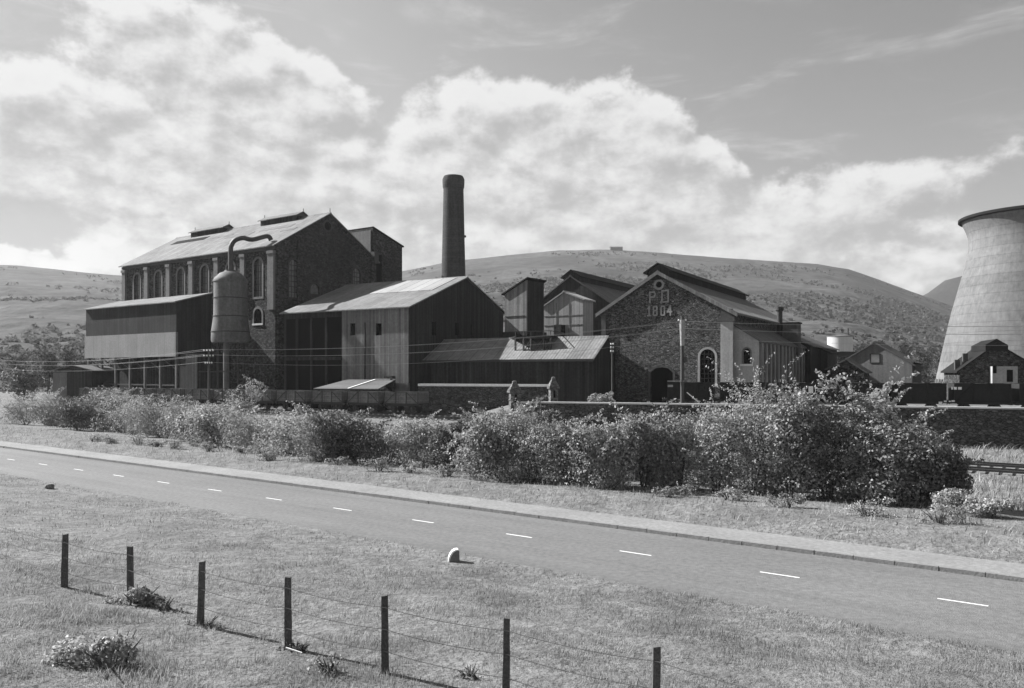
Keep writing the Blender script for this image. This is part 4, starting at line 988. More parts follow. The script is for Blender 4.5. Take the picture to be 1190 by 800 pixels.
def crown_points(w, d, h, n, rng, lobes=9, zb=.0, shell=.8, up=0.35, topshoots=10):
    L_ = []
    for i in range(lobes):
        a = rng.uniform(0, 2*math.pi); q = rng.uniform(0, .62)
        r_ = rng.uniform(.17, .36)*min(w, h*1.3)
        zc_ = zb + (h-zb)*rng.uniform(.18, .80)
        L_.append((math.cos(a)*q*w*.5, math.sin(a)*q*d*.5, zc_, r_*.9, r_*.8, min(r_*rng.uniform(.75, 1.0), (h-zc_)*1.0+.1)))
    per = n//lobes; Ps, Ns = [], []
    for cx_, cy_, cz_, a, b, c in L_:
        dirs = rng.normal(size=(per, 3)); dirs /= np.linalg.norm(dirs, axis=1, keepdims=True)
        rad = shell + (1.05-shell)*rng.uniform(0, 1, per)**.6; rad *= 1+.16*np.sin(dirs[:, 0]*6+cx_*3)*np.cos(dirs[:, 2]*7+cy_*5)
        P = dirs*rad[:, None]*np.array([a, b, c])+np.array([cx_, cy_, cz_])
        Ps.append(P); Ns.append(dirs*.75+rng.normal(size=(per, 3))*.55+np.array([0, 0, up]))
    # shoots that break the outline
    for i in range(topshoots):
        c = L_[rng.integers(len(L_))]; th_ = rng.uniform(0, 2*math.pi); st = np.array([c[0]+math.cos(th_)*c[3]*.6, c[1]+math.sin(th_)*c[4]*.6, c[2]+c[5]*.65])
        dr = np.array([math.cos(th_)*.5, math.sin(th_)*.4, rng.uniform(.5, 1.2)]); ln = rng.uniform(.3, 1.0)*h*.42; m = 46
        t_ = rng.uniform(0, 1, m)[:, None]; Ps.append(st+dr*t_*ln+np.array([math.cos(th_)*.35, 0, -.3])*t_**2*ln+rng.normal(size=(m, 3))*.10*(1.25-t_)); Ns.append(rng.normal(size=(m, 3))+np.array([0, 0, .5]))
    P = np.concatenate(Ps); N_ = np.concatenate(Ns)
    hi = np.percentile(P[:, 2], 98.5); lo = np.percentile(P[:, 2], 2)
    P[:, 2] = zb + (P[:, 2]-lo)*(h-zb)/(hi-lo)
    wx_ = np.percentile(np.abs(P[:, 0]), 97); P[:, 0] *= w*.5/wx_
    keep = P[:, 2] > .02
    return P[keep], N_[keep]

def bush(name, label, cat, x, y, w, h, n, size, m, seed, d=None, group=None, zb=0.0, lobes=9, stem=True, shoots=10, trunk=False, shell=.8):
    rng = np.random.default_rng(seed); z0 = float(ground(x, y)) if y < 200 else float(hill_z(x/y, y))
    r_ = empty(name, (x, y, z0-.05), 0, label, cat, group)
    P, N_ = crown_points(w, d or w*.8, h, n, rng, lobes, zb, topshoots=shoots, shell=shell)
    link_mesh('crown' if trunk else 'foliage', leaf_mesh('leaves', P, N_, size, rng), M[m], r_)
    mb = MB()
    if trunk:
        mb.tube([(0, 0, -.3), (.05*h*.3, 0, h*.25), (0, .03*h, h*.55), (.02*h, 0, h*.85)], [h*.03, h*.024, h*.015, h*.004], 7)
    for i in range(7 if not trunk else 6):
        a = rng.uniform(0, 2*math.pi); q = rng.uniform(.2, .42)*w
        b0 = (math.cos(a)*.15, math.sin(a)*.15, 0) if not trunk else (0, 0, h*rng.uniform(.2, .5))
        mb.tube([b0, (math.cos(a)*q*.5, math.sin(a)*q*.5, b0[2]+(h-b0[2])*.45), (math.cos(a)*q, math.sin(a)*q, b0[2]+(h-b0[2])*rng.uniform(.75, .98))], [.035+.008*h*trunk, .022, .006], 5)
    mb.build('trunk' if trunk else 'stem', M['bark'], r_, fix=False)
    return r_

# the hedge line: (px, base y, top y, width px, material, label)
HG = [
 (30, 502, 459, 46, 'leaf_mid', 'leftmost bush of the roadside hedge, at the left edge'),
 (62, 503, 455, 40, 'leaf_pale', 'pale bush of the hedge in front of the low dark shed'),
 (92, 509, 462, 44, 'leaf_dark', 'very dark low bush left of the screens building corner'),
 (122, 508, 453, 42, 'leaf_mid', 'grey-leaved bush of the hedge under the left end of the screens building'),
 (152, 513, 458, 44, 'leaf_pale', 'pale loose bush below the middle of the screens building'),
 (186, 517, 461, 48, 'leaf_mid', 'broad bush below the right half of the screens building'),
 (222, 522, 469, 46, 'leaf_mid', 'low bush just left of the telegraph pole by the silo'),
 (256, 529, 471, 56, 'leaf_pale', 'rounded pale bush directly below the iron silo'),
 (300, 534, 478, 54, 'leaf_mid', 'bush below the corner of the tallest hall'),
 (336, 538, 484, 46, 'leaf_pale', 'low pale bush where the siding shows above the hedge'),
 (378, 545, 475, 62, 'leaf_mid', 'bush in front of the flat-roofed hut, sunlit on top'),
 (408, 548, 481, 54, 'leaf_dark', 'dark hollow bush below the boarded side of the lower hall'),
 (450, 549, 490, 62, 'leaf_mid', 'low scrubby bush under the open siding'),
 (490, 552, 486, 56, 'leaf_pale', 'pale bush below the yard wall left end'),
 (530, 557, 490, 48, 'leaf_dark', 'darker bush left of the nearer gate pier'),
 (572, 566, 473, 66, 'leaf_mid', 'tall fine-leaved bush just left of the nearer gate pier'),
 (618, 570, 477, 60, 'leaf_mid', 'tall bush right below the nearer gate pier'),
 (660, 573, 488, 58, 'leaf_mid', 'bush right of the two gate piers with a dark hollow at its foot'),
 (704, 577, 489, 60, 'leaf_pale', 'speckled bush below the thin telegraph pole'),
 (748, 578, 482, 60, 'leaf_mid', 'bush below the arched door of the engine house'),
 (790, 578, 479, 56, 'leaf_mid', 'bush at the foot of the stout white-topped pole'),
 (832, 582, 473, 58, 'leaf_pale', 'pale bush below the tall arched window of the dated gable'),
 (874, 584, 431, 66, 'leaf_pale', 'tallest feathery pale bush before the corner of the engine house'),
 (918, 588, 447, 64, 'leaf_mid', 'tall bush beside the feathery one, before the aisle windows'),
 (962, 592, 461, 68, 'leaf_dark', 'dark dense bush below the small arched shed'),
 (1004, 592, 444, 74, 'leaf_broad', 'broad-leaved bush rising in front of the grey gable building'),
 (1046, 598, 487, 78, 'leaf_mid', 'wide sunlit bush at the right end of the hedge'),
 (1080, 600, 520, 56, 'leaf_dark', 'low dark bush ending the hedge beside the open track'),
]
for i, (px, yb_, yt, wpx, m, lb) in enumerate(HG):
    yfoot = yb_ - 8
    D = 0
    z0 = .15
    for _ in range(4):
        D = (CZ-z0)*F/(yfoot-HY); x, y = at(px, D); z0 = float(ground(x, y))
    dep = 1.4; x, y = at(px, D+dep)
    D = y
    h = CZ-(yt-HY)*D/F - float(ground(x, y)); w = wpx*D/F*(1.55 if i < 12 else 1.32)
    size = .15 if m != 'leaf_broad' else .24
    if i in (22,): size = .10
    bush('hedge_bush', lb, 'bush', x, y, w, h, 8200 if m != 'leaf_broad' else 4600, size*(.8+.15*(i%4)), m, 140+i*3, group='bushes of the roadside hedge', d=2.8+.12*w, lobes=17, shoots=46)
# second row filling behind (same hedge, deeper), each a bush
back = [(75, 480, 'bush in the second row at the far left of the hedge'), (140, 478, 'bush in the second row below the screens building'), (205, 482, 'bush in the second row left of the pole by the silo'), (650, 500, 'bush in the second row right of the gate piers'),
        (735, 500, 'bush in the second row between the thin pole and the stout pole'), (815, 497, 'bush in the second row right of the stout pole'), (900, 470, 'bush in the second row behind the feathery bush'), (590, 497, 'bush in the second row behind the nearer gate pier bush')]
for i, (px, yt, lb) in enumerate(back):
    b_ = min(HG, key=lambda q: abs(q[0]-px)); D = (CZ-.1)*F/(b_[1]-8-HY)+5.0; x, y = at(px, D)
    h = CZ-(yt-HY)*D/F - float(ground(x, y))
    bush('hedge_bush', lb, 'bush', x, y, 5.0, h, 5200, .14, ('leaf_mid', 'leaf_dark')[i % 2], 300+i, group='bushes of the roadside hedge', d=3.5)
# sapling by the silo, pale shrub on the wall, scrub at the right
x, y = at(283, 84); bush('sapling', 'leafy sapling with upright shoots standing below the iron silo', 'tree', x, y, 4.4, CZ-(443-HY)*84/F-float(ground(x, y)), 3600, .2, 'leaf_mid', 77, zb=.4, trunk=True, lobes=8, shoots=14)
x, y = at(702, 89.0); bush('wall_shrub', 'small bright shrub growing on top of the retaining wall by the thin pole', 'shrub', x, y, 3.4, zat(456.5, 89)-float(ground(x, y)), 2200, .17, 'leaf_pale', 78, lobes=7)
x, y = at(1063, 45); bush('elder_sapling', 'thin pale-topped sapling standing against the dark retaining wall', 'shrub', x, y, 1.5, CZ-(500-HY)*45/F-float(ground(x, y)), 900, .16, 'leaf_broad', 79, lobes=5, shoots=6)
for i, (px, yb_, yt, wpx, lb) in enumerate(((1112, 602, 568, 40, 'low scrubby thicket right of the dark bush ending the hedge'), (1150, 608, 578, 40, 'low scrubby thicket at the right edge before the track'))):
    D = (CZ-.3)*F/(yb_-6-HY); x, y = at(px, D+1); bush('scrub_thicket', lb, 'bush', x, y, wpx*D/F*1.3, CZ-(yt-HY)*(D+1)/F-float(ground(x, y)), 2400, .11, 'leaf_pale', 400+i, group='scrub thickets at the right', lobes=9, shoots=20)
# trees behind the works, left
for i, (px, D, yt, wpx, m, lb) in enumerate(((28, 150, 420, 46, 'leaf_dark', 'dark tree clump at the left edge below the hillside'), (56, 190, 404, 32, 'leaf_far', 'left one of the taller trees on the slope behind the low dark shed'), (80, 195, 403, 34, 'leaf_far', 'middle tree of those behind the low dark shed'),
        (22, 210, 408, 36, 'leaf_far', 'tree on the slope above the dark clump at the left edge'), (98, 200, 412, 26, 'leaf_far', 'tree just left of the raised screens building'), (1095, 215, 408, 30, 'leaf_far', 'tree left of the foot of the cooling tower'), (1075, 225, 404, 26, 'leaf_far', 'tree behind the flat-topped annex'), (930, 230, 395, 26, 'leaf_far', 'tree left of the pale round tank'),
        (1050, 245, 396, 28, 'leaf_far', 'tree above the right roof end of the grey gable building'), (1000, 250, 394, 26, 'leaf_far', 'tree just right of the pale round tank'))):
    x, y = at(px, D); z0 = float(ground(x, y)) if D < 200 else float(hill_z(x/y, y)); h = zat(yt, D)-z0
    bush('tree', lb, 'tree', x, y, wpx*D/F, max(h, 3), 2600, .5, m, 500+i, trunk=True, group='trees behind the works', zb=h*.12, lobes=10, shoots=12)

# scrub and woods on the hill: a mass nobody could count
rng = np.random.default_rng(9)
N0 = 10000; Kq = rng.uniform(-.95, .95, N0*6); Dq = 230+(1330-230)*rng.uniform(0, 1, N0*6)**1.0
dens = fbm(Kq*Dq, Dq, 4, .012, 5) + .9*np.exp(-((Dq-800)/150)**2) + .4*np.exp(-((Dq-330)/80)**2) - .15
sel = np.where(dens > rng.uniform(-.1, 1.6, len(dens)))[0][:N0]
Kq, Dq = Kq[sel], Dq[sel]; Zq = hill_z(Kq, Dq); per = 7
r0 = rng.uniform(.8, 2.4, len(Kq))*(.6+Dq/1500)
cen = np.stack([Kq*Dq, Dq, Zq+r0*.45], -1)
dirs = rng.normal(size=(len(Kq), per, 3)); dirs /= np.linalg.norm(dirs, axis=2, keepdims=True)
P = (cen[:, None, :] + dirs*r0[:, None, None]*np.array([1, 1, .7])).reshape(-1, 3)
me = leaf_mesh('hill_scrub', P, (dirs+rng.normal(size=dirs.shape)*.4)          .reshape(-1, 3), 2.6, rng, aspect=.9)
o = link_mesh('hillside_scrub', me, M['leaf_far']); tag(o, 'dark scrub and woodland patches scattered over the hillside', 'scrub', kind='stuff')
# tiny ruin on the ridge
kx = (716-CX)/F; zz_ = float(hill_z(kx, 1390.0)); rt = empty('ridge_ruin', (kx*1390, 1390, zz_-3), 0, 'tiny low building on the skyline of the hill', 'building')
mb = MB(); mb.box(-11, 11, -5, 5, 0, 8); mb.build('wall', M['render_grey'], rt); mb = MB(); mb.prism([(-11.5, -5.5, 8), (-11.5, 5.5, 8), (-11.5, 0, 10)], (23, 0, 0)); mb.build('roof', M['slate'], rt)

# ------------------------------------------------------------------ grass
def blades(name, S_, N_, h, wd, m, seed, label, lean=.5, cat='grass'):
    rng = np.random.default_rng(seed); x = P0[0]+S_*S[0]+N_*NN[0]; y = P0[1]+S_*S[1]+N_*NN[1]; n = len(x); z = ground(x, y)-.01
    hh = h*rng.uniform(.5, 1.3, n)*np.clip(.8+.55*fbm(x, y, 4, 1.6, 7), .35, 2.1); a = rng.uniform(0, 2*math.pi, n); l = hh*rng.uniform(.1, lean, n); b = rng.uniform(0, 2*math.pi, n)
    # a steady breeze from the left bends the tips
    dr = .25+.3*fbm(x, y, 3, .7, 8); lx, ly = np.cos(a)*l+hh*dr, np.sin(a)*l+hh*.15*np.sin(x*2.1+y)
    wx, wy = np.cos(b)*wd/2*rng.uniform(.6, 1.3, n), np.sin(b)*wd/2
    v = np.stack([np.stack([x-wx, y-wy, z], -1), np.stack([x+wx, y+wy, z], -1), np.stack([x+wx*.7+lx*.35, y+wy*.7+ly*.35, z+hh*.55], -1), np.stack([x-wx*.7+lx*.35, y-wy*.7+ly*.35, z+hh*.55], -1), np.stack([x+lx, y+ly, z+hh*.95], -1)], 1).reshape(-1, 3)
    base = np.arange(n)[:, None]*5; f4 = base+np.array([0, 1, 2, 3]); f3 = base+np.array([3, 2, 4])
    ff = np.concatenate([f4, f3], 1).ravel(); sz = np.tile([4, 3], n)
    me = np_mesh(name, v, ff, sz); o = link_mesh(name, me, M[m]); tag(o, label, cat, kind='stuff'); return o
def scatter(n, x0, x1, y0, y1, cond, rng, clump=.5, cs=.8):
    x = rng.uniform(x0, x1, n); y = rng.uniform(y0, y1, n); s, nn = sn(x, y)
    c = fbm(x, y, 4, cs, 1)*.5+.5
    k = cond(x, y, s, nn) & (c > rng.uniform(-.6, 1.0, n)*clump*2)
    return s[k], nn[k]
rng = np.random.default_rng(21)
vis = lambda x, y: (np.abs(x) < y*.74+2)
s_, n_ = scatter(400000, -18, 18, 7, 27, lambda x, y, s, n: (n < -3.8) & (rng.uniform(0, 1, len(x)) > (y-18)/9) & vis(x, y), rng)
blades('bank_grass', s_, n_, .10, .012, 'grass_blade', 1, 'short mown grass on the near bank around the fence posts')
s_, n_ = scatter(130000, -44, 14, 17, 56, lambda x, y, s, n: (n < -3.7+.25*np.sin(s*1.7)+.15*np.sin(s*4.1)) & (rng.uniform(0, 1, len(x)) < (y-17)/8) & vis(x, y), rng)
blades('roadside_grass', s_, n_, .10, .026, 'grass_blade', 2, 'short grass between the fence and the near edge of the road')
s_, n_ = scatter(150000, -75, 34, 24, 105, lambda x, y, s, n: (n > 5.62+.12*np.sin(s*2.3)+.1*np.sin(s*5.3)) & (n < 14+0*x) & vis(x, y), rng, .35)
blades('verge_grass', s_, n_, .24, .035, 'verge_blade', 3, 'long pale grass of the verge between footpath and hedge', lean=.9)
s_, n_ = scatter(26000, 18, 50, 36, 72, lambda x, y, s, n: (n > 14) & (n < 38) & vis(x, y), rng, .35)
blades('trackside_grass', s_, n_, .4, .05, 'verge_blade', 4, 'rough pale grass beside the open track at right', lean=.9)
s_, n_ = scatter(60000, -16, 0, 7, 17, lambda x, y, s, n: (n < -16.2) & vis(x, y) & (fbm(x, y, 3, 1.1, 4) > -.1-.25*(x<-5)), rng, .7, 1.3)
blades('rank_grass', s_, n_, .17, .012, 'verge_blade', 5, 'longer rank grass in the bottom left corner beyond the fence', lean=1.0)
s_, n_ = scatter(14000, 18, 60, 56, 85, lambda x, y, s, n: (n > 46) & (y < wall_y(x)-.3) & vis(x, y), rng, .35)
blades('wall_foot_grass', s_, n_, .6, .06, 'verge_blade', 6, 'pale grass strip along the foot of the retaining wall at right', lean=.9)

# tufts and brambles near the fence
NB = [(160, 706, 17.3, 1.3, .42, 'bramble_clump', 'leafy bramble around the foot of the second post from the left', 'leaf_mid', 1500, .07),
      (132, 775, 12.7, 1.9, .55, 'bramble_clump', 'pale large-leaved weeds in the bottom left corner', 'leaf_pale', 1700, .085),
      (384, 772, 13.3, .7, .35, 'weed_clump', 'dark-stemmed weed right of the fourth post from the left', 'leaf_broad', 170, .07),
      (238, 735, 15.9, .8, .2, 'weed_clump', 'low leafy tuft at the foot of the third post', 'leaf_mid', 280, .05),
      (190, 712, 17.0, .8, .28, 'weed_clump', 'brown weed clump just right of the bramble at the second post', 'leaf_dark', 300, .05),
      (545, 776, 13.6, .5, .25, 'weed_clump', 'sparse weed between the fifth and sixth posts', 'leaf_dark', 90, .05),
      (345, 752, 14.6, .7, .2, 'weed_clump', 'low leafy tuft at the foot of the fourth post', 'leaf_dark', 240, .05)]
for i, (px, py, D, w, h, nm, lb, m, n, sz) in enumerate(NB):
    x, y = at(px, D); bush(nm, lb, 'weeds', x, y, w, h, n, sz, m, 600+i, lobes=6, shoots=0, d=w*.7)
# verge weeds along the hedge foot: counted clumps
rng = np.random.default_rng(31)
for i in range(26):
    s0 = -52+i*3.15+rng.uniform(-.8, .8); nn0 = 9.6+rng.uniform(-.8, 1.2)+(.8 if i > 14 else 0); x, y = xy(s0, nn0)
    px = CX+F*x/y
    if px < 15 or px > 1180: continue
    bush('verge_weed', 'low tuft of weeds along the grassy foot of the hedge', 'weeds', x, y, rng.uniform(1.2, 2.4), rng.uniform(.5, .95), 650, .10, ('leaf_pale', 'leaf_mid')[i % 2], 800+i, group='low tufts along the foot of the hedge', lobes=6, shoots=4, d=1.3)

# ------------------------------------------------------------------ fence
fx0, fy0 = at(76, 18.6)
fe = empty('wire_fence', (0, 0, 0), 0, 'wire fence of seven weathered wooden posts on the near grass bank', 'fence')
posts = [(76, 621, 18.6), (151, 635, 17.6), (235, 652.5, 15.9), (334.5, 670.5, 14.7), (447, 692, 13.5), (589, 718, 12.5), (763, 751, 11.2)]
tops = []
for i, (px, yt, D) in enumerate(posts):
    x, y = at(px, D); zt = zat(yt, D); zb_ = float(ground(x, y))
    rnd = random.Random(i); lean = rnd.uniform(-.03, .05); w_ = .056
    mb = MB(); rings = []
    for k in range(7):
        t_ = k/6; z_ = zb_-.4+(zt-zb_+.4)*t_; o_ = lean*(1-t_); a_ = w_*(1.12-.2*t_)
        rings.append([(x-o_+cx_*a_+rnd.uniform(-.004, .004), y+cy_*a_*.9+rnd.uniform(-.004, .004), z_+(cx_*.008*(1-2*(i%2)) if k == 6 else 0)) for cx_, cy_ in ((-1, -1), (1, -1), (1, 1), (-1, 1))])
    mb.tube_rings(rings); mb.build('post', M['post_wood'], fe)
    tops.append((x, y, zb_, zt))
ext = [(tops[0][0]-3.2, tops[0][1]+2.2, tops[0][2], tops[0][3])] + tops + [(tops[-1][0]+2.2, tops[-1][1]-1.7, tops[-1][2], tops[-1][3])]
for fr_, rr_ in ((.86, .0062), (.58, .0062), (.3, .0062)):
    mb = MB(); pts = []
    for a, b in zip(ext[:-1], ext[1:]):
        p0 = (a[0], a[1]-.07, a[2]+(a[3]-a[2])*fr_); p1 = (b[0], b[1]-.07, b[2]+(b[3]-b[2])*fr_); c_ = catenary(p0, p1, .05, 8); pts += c_[:-1]
    pts.append(p1); mb.tube(pts, rr_, 4)
    for i in range(0, len(pts)-1):
        for t_ in (.25, .75):
            q = Vector(pts[i]).lerp(Vector(pts[i+1]), t_); mb.bar(q+Vector((-.012, 0, -.018)), q+Vector((.012, 0, .018)), .003)
    mb.build('barbed_wire', M['wire'], fe, fix=False)

# marker stone, stone, litter
D = 6.4*F/(652-HY); x, y = at(528, D); z_ = float(ground(x, y))
ms = empty('marker_stone', (x, y, z_), R(8), 'small white-faced rounded marker stone at the near edge of the road', 'marker stone')
mb = MB(); prof = [(-.19, -.1)] + [(-.19+.0, .10), (-.15, .22), (-.07, .34), (.03, .40), (.12, .41), (.16, .36), (.17, .1), (.17, -.1)]
mb.prism([(a, -.11, b) for a, b in prof], (0, .26, 0)); mb.build('body', M['rock'], ms)
mb = MB(); pw = prof[:6]; mb.prism([(a-.014, -.115, b+.012) for a, b in pw] + [(a+.035, -.115, b-.02) for a, b in pw[::-1]], (0, .27, 0)); mb.build('white_face', M['marker_white'], ms)
def rock(name, label, cat, px, D, r_, m, flat=.6, seed=1):
    import bmesh
    x, y = at(px, D); z_ = float(ground(x, y)); bm = bmesh.new(); bmesh.ops.create_icosphere(bm, subdivisions=2, radius=1)
    rnd = random.Random(seed)
    for v in bm.verts: v.co *= 1+rnd.uniform(-.16, .16); v.co = Vector((v.co.x*r_, v.co.y*r_*.8, v.co.z*r_*flat))
    me = bpy.data.meshes.new(name); bm.to_mesh(me); bm.free(); o = link_mesh(name, me, M[m], None, (x, y, z_+r_*flat*.5)); tag(o, label, cat)
rock('loose_stone', 'dark loose stone lying on the grass at the left near the road', 'stone', 57.5, 6.25*F/(565-HY), .26, 'rock', .7, 2)
rock('litter_scrap', 'small white scrap of paper lying in the grass behind the last post', 'litter', 766, 13.0, .07, 'white_paint', .3, 5)
x, y = at(342, 14.3); z_ = float(ground(x, y)); mb = MB(); mb.bar((x-.17, y+.05, z_+.10), (x+.16, y-.08, z_+.05), .022); o = mb.build('fallen_stick', M['white_paint']); tag(o, 'pale stick lying in the grass at the foot of the fourth post', 'stick')

hz = MB(); hz.box(-9100, 9100, -6100, 9100, -15.5, 330); ho = hz.build('haze', None); tag(ho, kind='stuff')
hm = bpy.data.materials.new('haze_air'); hm.use_nodes = True; hnt = hm.node_tree; hnt.nodes.clear()
pv = hnt.nodes.new('ShaderNodeVolumePrincipled'); pv.inputs['Color'].default_value = (.95, .95, .95, 1); pv.inputs['Density'].default_value = .00010; pv.inputs['Anisotropy'].default_value = .2
hnt.links.new(pv.outputs[0], hnt.nodes.new('ShaderNodeOutputMaterial').inputs['Volume']); ho.data.materials.append(hm)

# ------------------------------------------------------------------ sky, sun, camera
SUN_AZ, SUN_EL = -66.0, 35.0
wd = bpy.data.worlds.new('World'); scene.world = wd; wd.use_nodes = True; nt = wd.node_tree; nt.nodes.clear(); N = nt.nodes.new; L = nt.links.new
class G_:
    def __init__(s, nt): s.nt = nt
    def m(s, op, a, b=None, c=None):
        n = s.nt.nodes.new('ShaderNodeMath'); n.operation = op
        for i, q in enumerate([a, b, c]):
            if q is None: continue
            if isinstance(q, (int, float)): n.inputs[i].default_value = q
            else: s.nt.links.new(q, n.inputs[i])
        return n.outputs[0]
    def ss(s, x, a, b, o0=0.0, o1=1.0):
        n = s.nt.nodes.new('ShaderNodeMapRange'); n.interpolation_type = 'SMOOTHSTEP'; s.nt.links.new(x, n.inputs[0])
        for i, v in zip((1, 2, 3, 4), (a, b, o0, o1)): n.inputs[i].default_value = v
        return n.outputs[0]
# cloud density group over (azimuth, elevation)
ng = bpy.data.node_groups.new('cloud_cover', 'ShaderNodeTree')
ng.interface.new_socket('AzEl', in_out='INPUT', socket_type='NodeSocketVector'); ng.interface.new_socket('Density', in_out='OUTPUT', socket_type='NodeSocketFloat'); ng.interface.new_socket('Fine', in_out='OUTPUT', socket_type='NodeSocketFloat')
gi = ng.nodes.new('NodeGroupInput'); go = ng.nodes.new('NodeGroupOutput'); g = G_(ng)
def tn(vec, scale, det, rough=.55, col=False, sc3=None):
    if sc3:
        mp = ng.nodes.new('ShaderNodeMapping'); mp.inputs['Scale'].default_value = sc3; ng.links.new(vec, mp.inputs['Vector']); vec = mp.outputs[0]
    n = ng.nodes.new('ShaderNodeTexNoise'); n.inputs['Scale'].default_value = scale; n.inputs['Detail'].default_value = det; n.inputs['Roughness'].default_value = rough; ng.links.new(vec, n.inputs['Vector']); return n.outputs['Color' if col else 'Fac']
wn1 = tn(gi.outputs[0], 6.0, 6, .6, True)
vs_ = ng.nodes.new('ShaderNodeVectorMath'); vs_.operation = 'SUBTRACT'; ng.links.new(wn1, vs_.inputs[0]); vs_.inputs[1].default_value = (.5, .5, .5)
vm = ng.nodes.new('ShaderNodeVectorMath'); vm.operation = 'MULTIPLY_ADD'; ng.links.new(vs_.outputs[0], vm.inputs[0]); vm.inputs[1].default_value = (.15, .11, 0); ng.links.new(gi.outputs[0], vm.inputs[2])
sp = ng.nodes.new('ShaderNodeSeparateXYZ'); ng.links.new(vm.outputs[0], sp.inputs[0])
def blob(px, py, rx_, ry_, wgt):
    az = math.atan((px-CX)/F); el = math.atan((HY-py)/F*math.cos(az)); sx_ = rx_/F*math.cos(az)**2; sy_ = ry_/F*math.cos(az)
    a = g.m('MULTIPLY', g.m('SUBTRACT', sp.outputs['X'], az), 1/sx_); b = g.m('MULTIPLY', g.m('SUBTRACT', sp.outputs['Y'], el), 1/sy_)
    r2 = g.m('ADD', g.m('MULTIPLY', a, a), g.m('MULTIPLY', b, b))
    return g.m('MULTIPLY', g.m('SUBTRACT', 1.0 if px < 900 else .45, r2), wgt)
BL = [(90, 150, 150, 90, 1.0), (300, 110, 150, 62, 1.0), (200, 200, 260, 75, .9), (180, 30, 130, 55, .7), (380, 215, 140, 60, .8), (610, 190, 190, 92, 1.1), (690, 150, 110, 60, 1.0), (520, 270, 260, 90, .9),
      (800, 215, 85, 58, 1.0), (850, 270, 190, 70, .9), (1010, 225, 240, 46, .8), (1130, 200, 150, 34, .7), (150, 290, 85, 42, 1.1), (40, 302, 70, 26, 1.0), (1055, 330, 40, 20, 1.0), (1000, 300, 300, 60, .55), (620, 285, 70, 30, 1.0),
      (-250, 160, 230, 120, 1.0), (1560, 190, 220, 80, .9), (1900, 60, 300, 120, .9), (-800, 100, 400, 140, .9)]
acc = None
for b_ in BL:
    v = blob(*b_); acc = v if acc is None else g.m('SMOOTH_MAX', acc, v, .25)
acc = g.m('MAXIMUM', acc, -1.1); acc = g.m('MINIMUM', acc, .50)
n1_ = tn(gi.outputs[0], 7.0, 9, .58, sc3=(1, 1.6, 1)); n2_ = tn(gi.outputs[0], 22.0, 7, .6, sc3=(1, 1.3, 1))
d_ = g.m('ADD', acc, g.m('MULTIPLY', g.m('SUBTRACT', n1_, .52), 2.1)); d_ = g.m('ADD', d_, g.m('MULTIPLY', g.m('SUBTRACT', n2_, .5), .8))
ng.links.new(d_, go.inputs[0]); ng.links.new(n2_, go.inputs[1])
g = G_(nt)
tc = N('ShaderNodeTexCoord'); sp2 = N('ShaderNodeSeparateXYZ'); L(tc.outputs['Generated'], sp2.inputs[0])
az = g.m('ARCTAN2', sp2.outputs['X'], sp2.outputs['Y']); el = g.m('ARCSINE', sp2.outputs['Z'])
def grp(da, de):
    c = N('ShaderNodeCombineXYZ'); L(g.m('ADD', az, da), c.inputs[0]); L(g.m('ADD', el, de), c.inputs[1])
    q = N('ShaderNodeGroup'); q.node_tree = ng; L(c.outputs[0], q.inputs[0]); return q
g0 = grp(0, 0); g1 = grp(-.016, .022)
cov = g.ss(g0.outputs[0], -.12, .26)
cv = N('ShaderNodeCombineXYZ'); L(az, cv.inputs[0]); L(el, cv.inputs[1]); mp_ = N('ShaderNodeMapping'); mp_.inputs['Rotation'].default_value = (0, 0, R(-24)); mp_.inputs['Scale'].default_value = (2.2, 9, 1); L(cv.outputs[0], mp_.inputs['Vector'])
ci = N('ShaderNodeTexNoise'); ci.inputs['Scale'].default_value = 2.2; ci.inputs['Detail'].default_value = 9; ci.inputs['Roughness'].default_value = .62; ci.inputs['Distortion'].default_value = .6; L(mp_.outputs[0], ci.inputs['Vector'])
cirrus = g.ss(ci.outputs['Fac'], .50, .78, 0.0, .55)
cov = g.m('MAXIMUM', cov, cirrus)
light = g.m('SUBTRACT', g0.outputs[0], g1.outputs[0])
lum = g.ss(light, -.38, .42)          # sun-facing billows bright, far sides grey
thick = g.ss(g0.outputs[0], .35, 1.35)
CL_LO, CL_HI = .165, .305
clum = g.m('ADD', CL_LO, g.m('MULTIPLY', lum, CL_HI-CL_LO))
clum = g.m('SUBTRACT', clum, g.m('MULTIPLY', thick, .03))
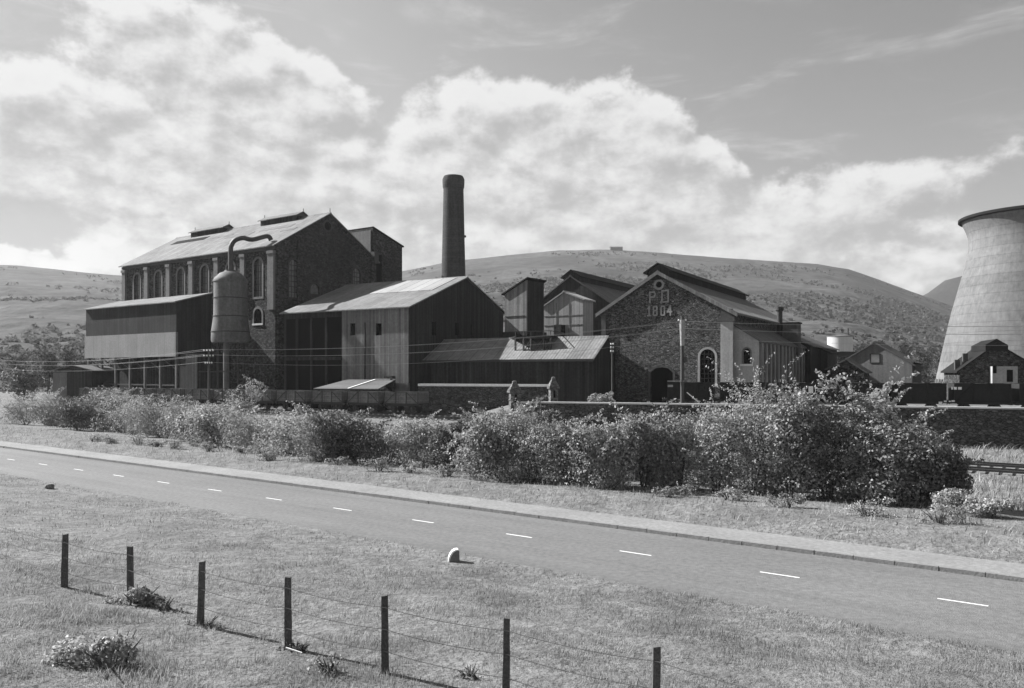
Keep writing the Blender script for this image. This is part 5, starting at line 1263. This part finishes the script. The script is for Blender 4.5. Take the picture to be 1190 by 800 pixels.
sky = N('ShaderNodeTexSky'); sky.sky_type = 'NISHITA'; sky.sun_disc = False; sky.sun_elevation = R(SUN_EL); sky.sun_rotation = R(SUN_AZ); sky.air_density = 1.0; sky.dust_density = 2.0; sky.ozone_density = 1.0
bw = N('ShaderNodeRGBToBW'); L(sky.outputs[0], bw.inputs[0])
SKY_ST = .050
sv = g.m('MULTIPLY', bw.outputs[0], SKY_ST)
sv = g.m('MINIMUM', sv, .18)
cm = N('ShaderNodeMix'); cm.data_type = 'FLOAT'; L(cov, cm.inputs[0]); L(sv, cm.inputs[2]); L(clum, cm.inputs[3])
bg = N('ShaderNodeBackground'); cc = N('ShaderNodeCombineColor'); [L(cm.outputs[0], cc.inputs[i]) for i in range(3)]; L(cc.outputs[0], bg.inputs['Color']); bg.inputs['Strength'].default_value = 1.0
ow = N('ShaderNodeOutputWorld'); L(bg.outputs[0], ow.inputs['Surface'])
wd.cycles.sampling_method = 'MANUAL'; wd.cycles.sample_map_resolution = 512

ld = bpy.data.lights.new('sun', 'SUN'); ld.energy = 4.6; ld.angle = R(.5); ld.color = (1, 1, 1)
lo = bpy.data.objects.new('sun', ld); C.objects.link(lo)
dv = Vector((math.sin(R(SUN_AZ))*math.cos(R(SUN_EL)), math.cos(R(SUN_AZ))*math.cos(R(SUN_EL)), math.sin(R(SUN_EL))))
lo.rotation_euler = dv.to_track_quat('Z', 'Y').to_euler(); lo.location = (-60, 20, 80)

cd = bpy.data.cameras.new('camera'); cam = bpy.data.objects.new('camera', cd); C.objects.link(cam)
cam.location = (0, 0, CZ); cam.rotation_euler = (R(90), 0, 0); cd.sensor_width = 36; cd.lens = 36*F/1190; cd.shift_y = 32/1190; cd.clip_end = 20000; cd.clip_start = .1
scene.camera = cam
vs = scene.view_settings; vs.view_transform = 'Standard'; vs.look = 'None'; vs.gamma = 1; vs.use_curve_mapping = False; vs.exposure = 1.4
scene.cycles.max_bounces = 5; scene.cycles.diffuse_bounces = 3; scene.cycles.transparent_max_bounces = 4
